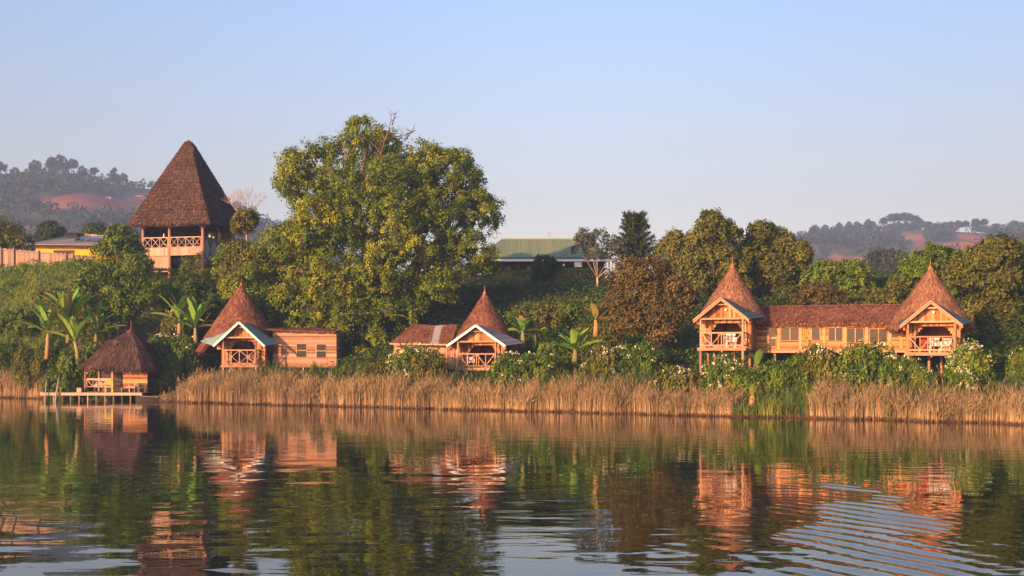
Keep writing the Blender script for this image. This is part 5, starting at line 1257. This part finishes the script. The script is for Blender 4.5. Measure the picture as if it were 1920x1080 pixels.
def hy(px, py):
    """hillside point seen at (px, py)"""
    best = None
    for Y in range(340, 1150, 4):
        x = (px - 960) / F * Y; z = float(hz(np.array(x), np.array(float(Y)))); p = HZ - (z - CH) / Y * F
        if p <= py: return Vector((x, Y, z))
    return Vector(((px - 960) / F * float(ridgeY(0)), 950, 100))
def far_building(px, py, w, h, wallm, roofm, label, cat='building', floors=2, name='hill_building', hip=True):
    p = hy(px, py); s_ = p.y / F; W = w * s_; H = h * s_; t = thing(name, label, cat, p - Vector((0, 0, 1)))
    D = W * .6; m = MB(); m.box((0, D / 2, H / 2), (W, D, H), .6); wo = m.build('wall', wallm, t)
    r = MB(); e_ = .06 * W; a = [(-W / 2 - e_, -e_, H), (W / 2 + e_, -e_, H), (W / 2 + e_, D + e_, H), (-W / 2 - e_, D + e_, H)]
    r.add(a + [(-W / 4, D / 2, H * 1.28), (W / 4, D / 2, H * 1.28)], [(0, 1, 5, 4), (2, 3, 4, 5), (1, 2, 5), (3, 0, 4), (3, 2, 1, 0)], .5); r.build('roof', roofm, t)
    P = wall_frame((0, 0, 0), 0); n = max(2, int(W / 3.4))
    if H > 3:
        for fl in range(floors):
            for i in range(n):
                u = -W / 2 + W * (i + .5) / n; z = H * (fl + .35) / floors; g_ = MB(); brick(g_, P, u - W / n * .3, u + W / n * .3, .0, .08, z, z + H / floors * .42, .5); g_.build('window', 'glass', wo)
    return t
far_building(285, 353, 28, 19, 'white_far', 'red_wall', 'pale two-storey building with red trim on the left hilltop', floors=2)
far_building(256, 352, 24, 11, 'white_far', 'red_wall', 'low cream building on the ridge left of the taller one', floors=1)
far_building(202, 372, 12, 5, 'red_wall', 'red_wall', 'small red-brown house at the edge of the bare left field', 'house', 1, 'hill_house')
far_building(262, 369, 16, 5, 'red_wall', 'red_wall', 'small red-brown house by the pavilion roof on the left hill', 'house', 1, 'hill_house')
far_building(79, 349, 7, 3, 'white_far', 'white_far', 'tiny white roofed house among the left hill trees', 'house', 1, 'hill_house')
far_building(1800, 470, 10, 3.5, 'red_wall', 'grey_tin', 'tiny house beside the bare field on the right hill', 'house', 1, 'hill_house')

# ------------------------------------------------------------------ hill forest and single ridge trees
def forest():
    rg = np.random.default_rng(9); n = 26000
    i = rg.permutation(len(HV))[:n]; i = i[(HE[i] < .06) & (HU[i] > -60) & (HU[i] < 2000)]
    uu = HU[i]; pp = HP[i]
    dens = np.where(uu < 900, np.where((pp > 352) & (pp < 366) & (uu > 90), .35, 1.), np.where((uu > 1690) & (pp > 455), .22, 1.)); i = i[rg.random(len(i)) < dens]
    B = HV[i] + np.concatenate([rg.normal(size=(len(i), 2)) * 3, np.zeros((len(i), 1))], 1); m = len(B)
    H = rg.uniform(3.5, 8, m); R = rg.uniform(1.8, 3.2, m); per = 24; ci = np.repeat(np.arange(m), per); d = sph(m * per, rg, -.6)[:m * per]; ci = ci[:len(d)]
    P = B[ci] + np.array((0, 0, 1.)) * (H[ci] * .62)[:, None] + d * np.stack([R[ci], R[ci], H[ci] * .42], 1) * rg.uniform(.7, 1.05, (len(d), 1))
    V, q = leaf_quads(P, d + rg.normal(size=d.shape) * .5, 1.7, rg, .8); T = rg.uniform(0, .6, m)[ci] + rg.uniform(0, .35, len(d))
    o = np_mesh('hill_forest', V, q, np.repeat(T, 4), 'leaf_far'); tag(o, 'hazy bluish forest covering the far hillsides', 'forest', kind='stuff')
forest()
def ridge_proto(name, label, lobes, seed, r0=.35):
    return make_tree(name, label, 'tree', (0, 0, 0), lobes, 'leaf_far', 60, 1.3, 40, 1.0, seed, r0=r0, n_br=14, fork=.55)
rp = [ridge_proto('umbrella_tree', 'x', [(0, 0, 12, 3.4, 3.4, 1.8), (1.5, 0, 10.5, 2.6, 2.6, 1.4), (-1.8, 0, 10.2, 2.4, 2.4, 1.3)], 201),
      ridge_proto('ridge_tree', 'x', [(0, 0, 9, 3.2, 3.2, 3.2), (1.2, 0, 6.5, 3, 3, 2.5), (-1.5, 0, 6.8, 2.6, 2.6, 2.4)], 202),
      ridge_proto('cypress', 'x', [(0, 0, 5, 1.6, 1.6, 3.5), (0, 0, 9, 1.1, 1.1, 3.5)], 203, .2)]
RT = [(103, 330, 1.35, 1, 'tall broad tree, left of the two highest on the left ridge', 0), (118, 326, 1.5, 1, 'highest tree on the left hill ridge', 0), (72, 340, 1.3, 1, 'rounded tree on the left ridge before the high pair', 0),
      (8, 345, 1.3, 0, 'spreading tree on the far left end of the ridge', 0), (34, 350, 1., 1, 'low tree near the left end of the ridge', 0), (140, 342, 1.2, 0, 'flat tree just right of the high pair', 0), (160, 350, 1., 1, 'small round tree midway on the left ridge', 0),
      (182, 351, .9, 0, 'small flat tree right of the midway round tree', 0), (218, 349, 1.2, 2, 'pointed tree on the left ridge', 0), (226, 352, .8, 2, 'shorter pointed tree beside the taller pointed one', 0), (236, 352, .9, 1, 'round tree just left of the hilltop buildings', 0)]
for px, py, s, k, lab, _ in RT:
    Y = float(ridgeY((px - 960) / F * 880)); x = (px - 960) / F * Y; z = float(hz(np.array(x), np.array(Y - 6)))
    place(rp[k], (x, Y - 6, z - .5), rnd.uniform(0, 6), s * .85, lab, 'tree', 'single trees on the left ridge')
ORD = ['first', 'second', 'third', 'fourth', 'fifth', 'sixth', 'seventh', 'eighth', 'ninth', 'tenth', 'eleventh', 'twelfth', 'thirteenth', 'fourteenth', 'fifteenth', 'sixteenth']
for i, (px, s) in enumerate([(1655, 1.), (1663, 1.15), (1672, 1.2), (1683, 1.25), (1692, 1.3), (1700, 1.25), (1710, 1.1), (1716, .9)]):
    Y = float(ridgeY((px - 960) / F * 1100)); x = (px - 960) / F * Y; z = float(hz(np.array(x), np.array(Y - 5)))
    place(rp[0], (x, Y - 5 + rnd.uniform(-8, 8), z - .5), rnd.uniform(0, 6), s * .85, ORD[i] + ' from the left of the eight umbrella trees in the tallest ridge clump', 'tree', 'tall clump on the right ridge')
for i, px in enumerate([1722, 1733, 1745, 1757, 1768, 1778, 1789, 1800, 1810, 1820, 1829, 1836, 1858, 1868, 1890, 1905]):
    Y = float(ridgeY((px - 960) / F * 1100)); x = (px - 960) / F * Y; z = float(hz(np.array(x), np.array(Y - 5))); s = .7 + .45 * min(1, i / 9) if i < 12 else .8
    place(rp[0], (x, Y - 5 + rnd.uniform(-8, 8), z - .5), rnd.uniform(0, 6), s * .8, ORD[i] + ' from the left in the thinner row of umbrella trees along the right ridge', 'tree', 'row of trees along the right ridge')
for i, px in enumerate([1518, 1530, 1543, 1560, 1575, 1592, 1606, 1622, 1636]):
    Y = float(ridgeY((px - 960) / F * 1100)); x = (px - 960) / F * Y; z = float(hz(np.array(x), np.array(Y - 5)))
    place(rp[1], (x, Y - 5 + rnd.uniform(-8, 8), z - 1.5), rnd.uniform(0, 6), rnd.uniform(.7, .95), ORD[i] + ' from the left of the rounded trees on the right hill shoulder', 'tree', 'rounded trees on the right hill shoulder')

# ------------------------------------------------------------------ lake
def water():
    X0, X1, Y0, Y1 = -22., 24., 8., 46.; nx, ny = 420, 430
    xs = np.linspace(X0, X1, nx); ys = Y0 + (Y1 - Y0) * np.linspace(0, 1, ny) ** 1.15
    X, Y = np.meshgrid(xs, ys); rg = np.random.default_rng(4)
    Z = np.zeros_like(X)
    fade = sm(X0, X0 + 3, X) * (1 - sm(X1 - 3, X1, X)) * (1 - sm(30, Y1, Y))
    for k in range(26):
        lam = rg.uniform(.55, 3.2); a = PI / 2 + rg.normal() * .45; ph = rg.uniform(0, 2 * PI); A = AMP * lam * rg.uniform(.3, 1.)
        env = .35 + .65 * np.sin(X * rg.uniform(-.5, .5) + Y * rg.uniform(-.3, .3) + rg.uniform(0, 6))
        Z += A * env * np.sin((X * math.cos(a) + Y * math.sin(a)) * 2 * PI / lam + ph + .6 * np.sin(X * .8 + k))
    Z *= 1 - .55 * sm(19, 34, Y)
    # boat wake fanning in from the right
    R = np.hypot(X + 17, Y - 7.1); cxl = np.interp(Y, [12, 17.4, 21.7, 26.6, 29, 32], [3.6, 5.2, 6.5, 8.2, 8.3, 8.4]); hw = np.interp(Y, [12, 17.4, 21.7, 26.6, 28, 29.5, 31], [1.7, 1.45, 1.6, .85, .5, .7, .3])
    dd = np.abs(X - cxl + .35 * np.sin(Y * 1.3)) / hw; mask = 1 - sm(.6, 1.25, dd); mask *= (1 - sm(29.5, 31, Y)) * sm(6, 9, Y)
    mask *= .75 + .38 * np.sin(X * 2.1 + Y * .7) + .2 * np.sin(X * .9 - Y * 1.3 + 1)
    w2 = (1 - sm(.9, 3.2, dd)) * .16 * (1 - sm(28, 36, Y)); mask = np.maximum(mask * (1 - .85 * np.exp(-((Y - 28.1) / .35) ** 2)), w2)
    lamb = np.interp(Y, [14, 18, 23, 27, 30], [.70, .62, .60, .52, .42]) * 0 + .60; Z = Z * (1 - .6 * np.clip(mask, 0, 1)) + mask * WAKE * np.sin(R * 2 * PI / lamb + .9 * np.sin(X * 2.3 + Y * .9) * .5 + .5 * np.sin(Y * 1.7 - X) + .5 * np.sin(X * .9) + .7 * np.sin(Y * .35))
    Z *= fade
    V = np.stack([X.ravel(), Y.ravel(), Z.ravel()], 1); i = np.arange(nx * ny).reshape(ny, nx)
    q = np.stack([i[:-1, :-1].ravel(), i[:-1, 1:].ravel(), i[1:, 1:].ravel(), i[1:, :-1].ravel()], 1)
    n = len(V); bx0, bx1, by0, by1 = -150., 150., -28., 130.
    ex = np.array([(bx0, by0, 0), (bx1, by0, 0), (bx1, by1, 0), (bx0, by1, 0), (X0, Y0, 0), (X1, Y0, 0), (X1, Y1, 0), (X0, Y1, 0)])
    qe = np.array([(0, 1, 5, 4), (1, 2, 6, 5), (2, 3, 7, 6), (3, 0, 4, 7)]) + n
    o = np_mesh('water', np.concatenate([V, ex]), np.concatenate([q, qe]), np.full(n + 8, .5), 'water', smooth=True); tag(o, kind='structure')
AMP = .0009; WAKE = .0115
water()

# ------------------------------------------------------------------ haze
def haze():
    m = bpy.data.materials.new('haze_air'); m.use_nodes = True; N = m.node_tree.nodes; N.remove(N['Principled BSDF'])
    v = N.new('ShaderNodeVolumePrincipled'); v.inputs['Color'].default_value = (.34, .53, .90, 1); v.inputs['Density'].default_value = .00054
    m.node_tree.links.new(v.outputs[0], N['Material Output'].inputs['Volume'])
    x0, x1, y0, y1, z0, z1 = -640., 910., -32., 1330., -30., 185.
    vs = [(x, y, z) for z in (z0, z1) for x, y in ((x0, y0), (x1, y0), (x1, y1), (x0, y1))]
    me = bpy.data.meshes.new('haze'); me.from_pydata(vs, [], [(3, 2, 1, 0), (4, 5, 6, 7), (0, 1, 5, 4), (1, 2, 6, 5), (2, 3, 7, 6), (3, 0, 4, 7)]); me.materials.append(m)
    o = bpy.data.objects.new('haze', me); C.objects.link(o); tag(o, 'thin bluish haze over the valley', 'haze', kind='stuff')
haze()
print('faces', sum(len(o.data.polygons) for o in C.objects if o.type == 'MESH'))
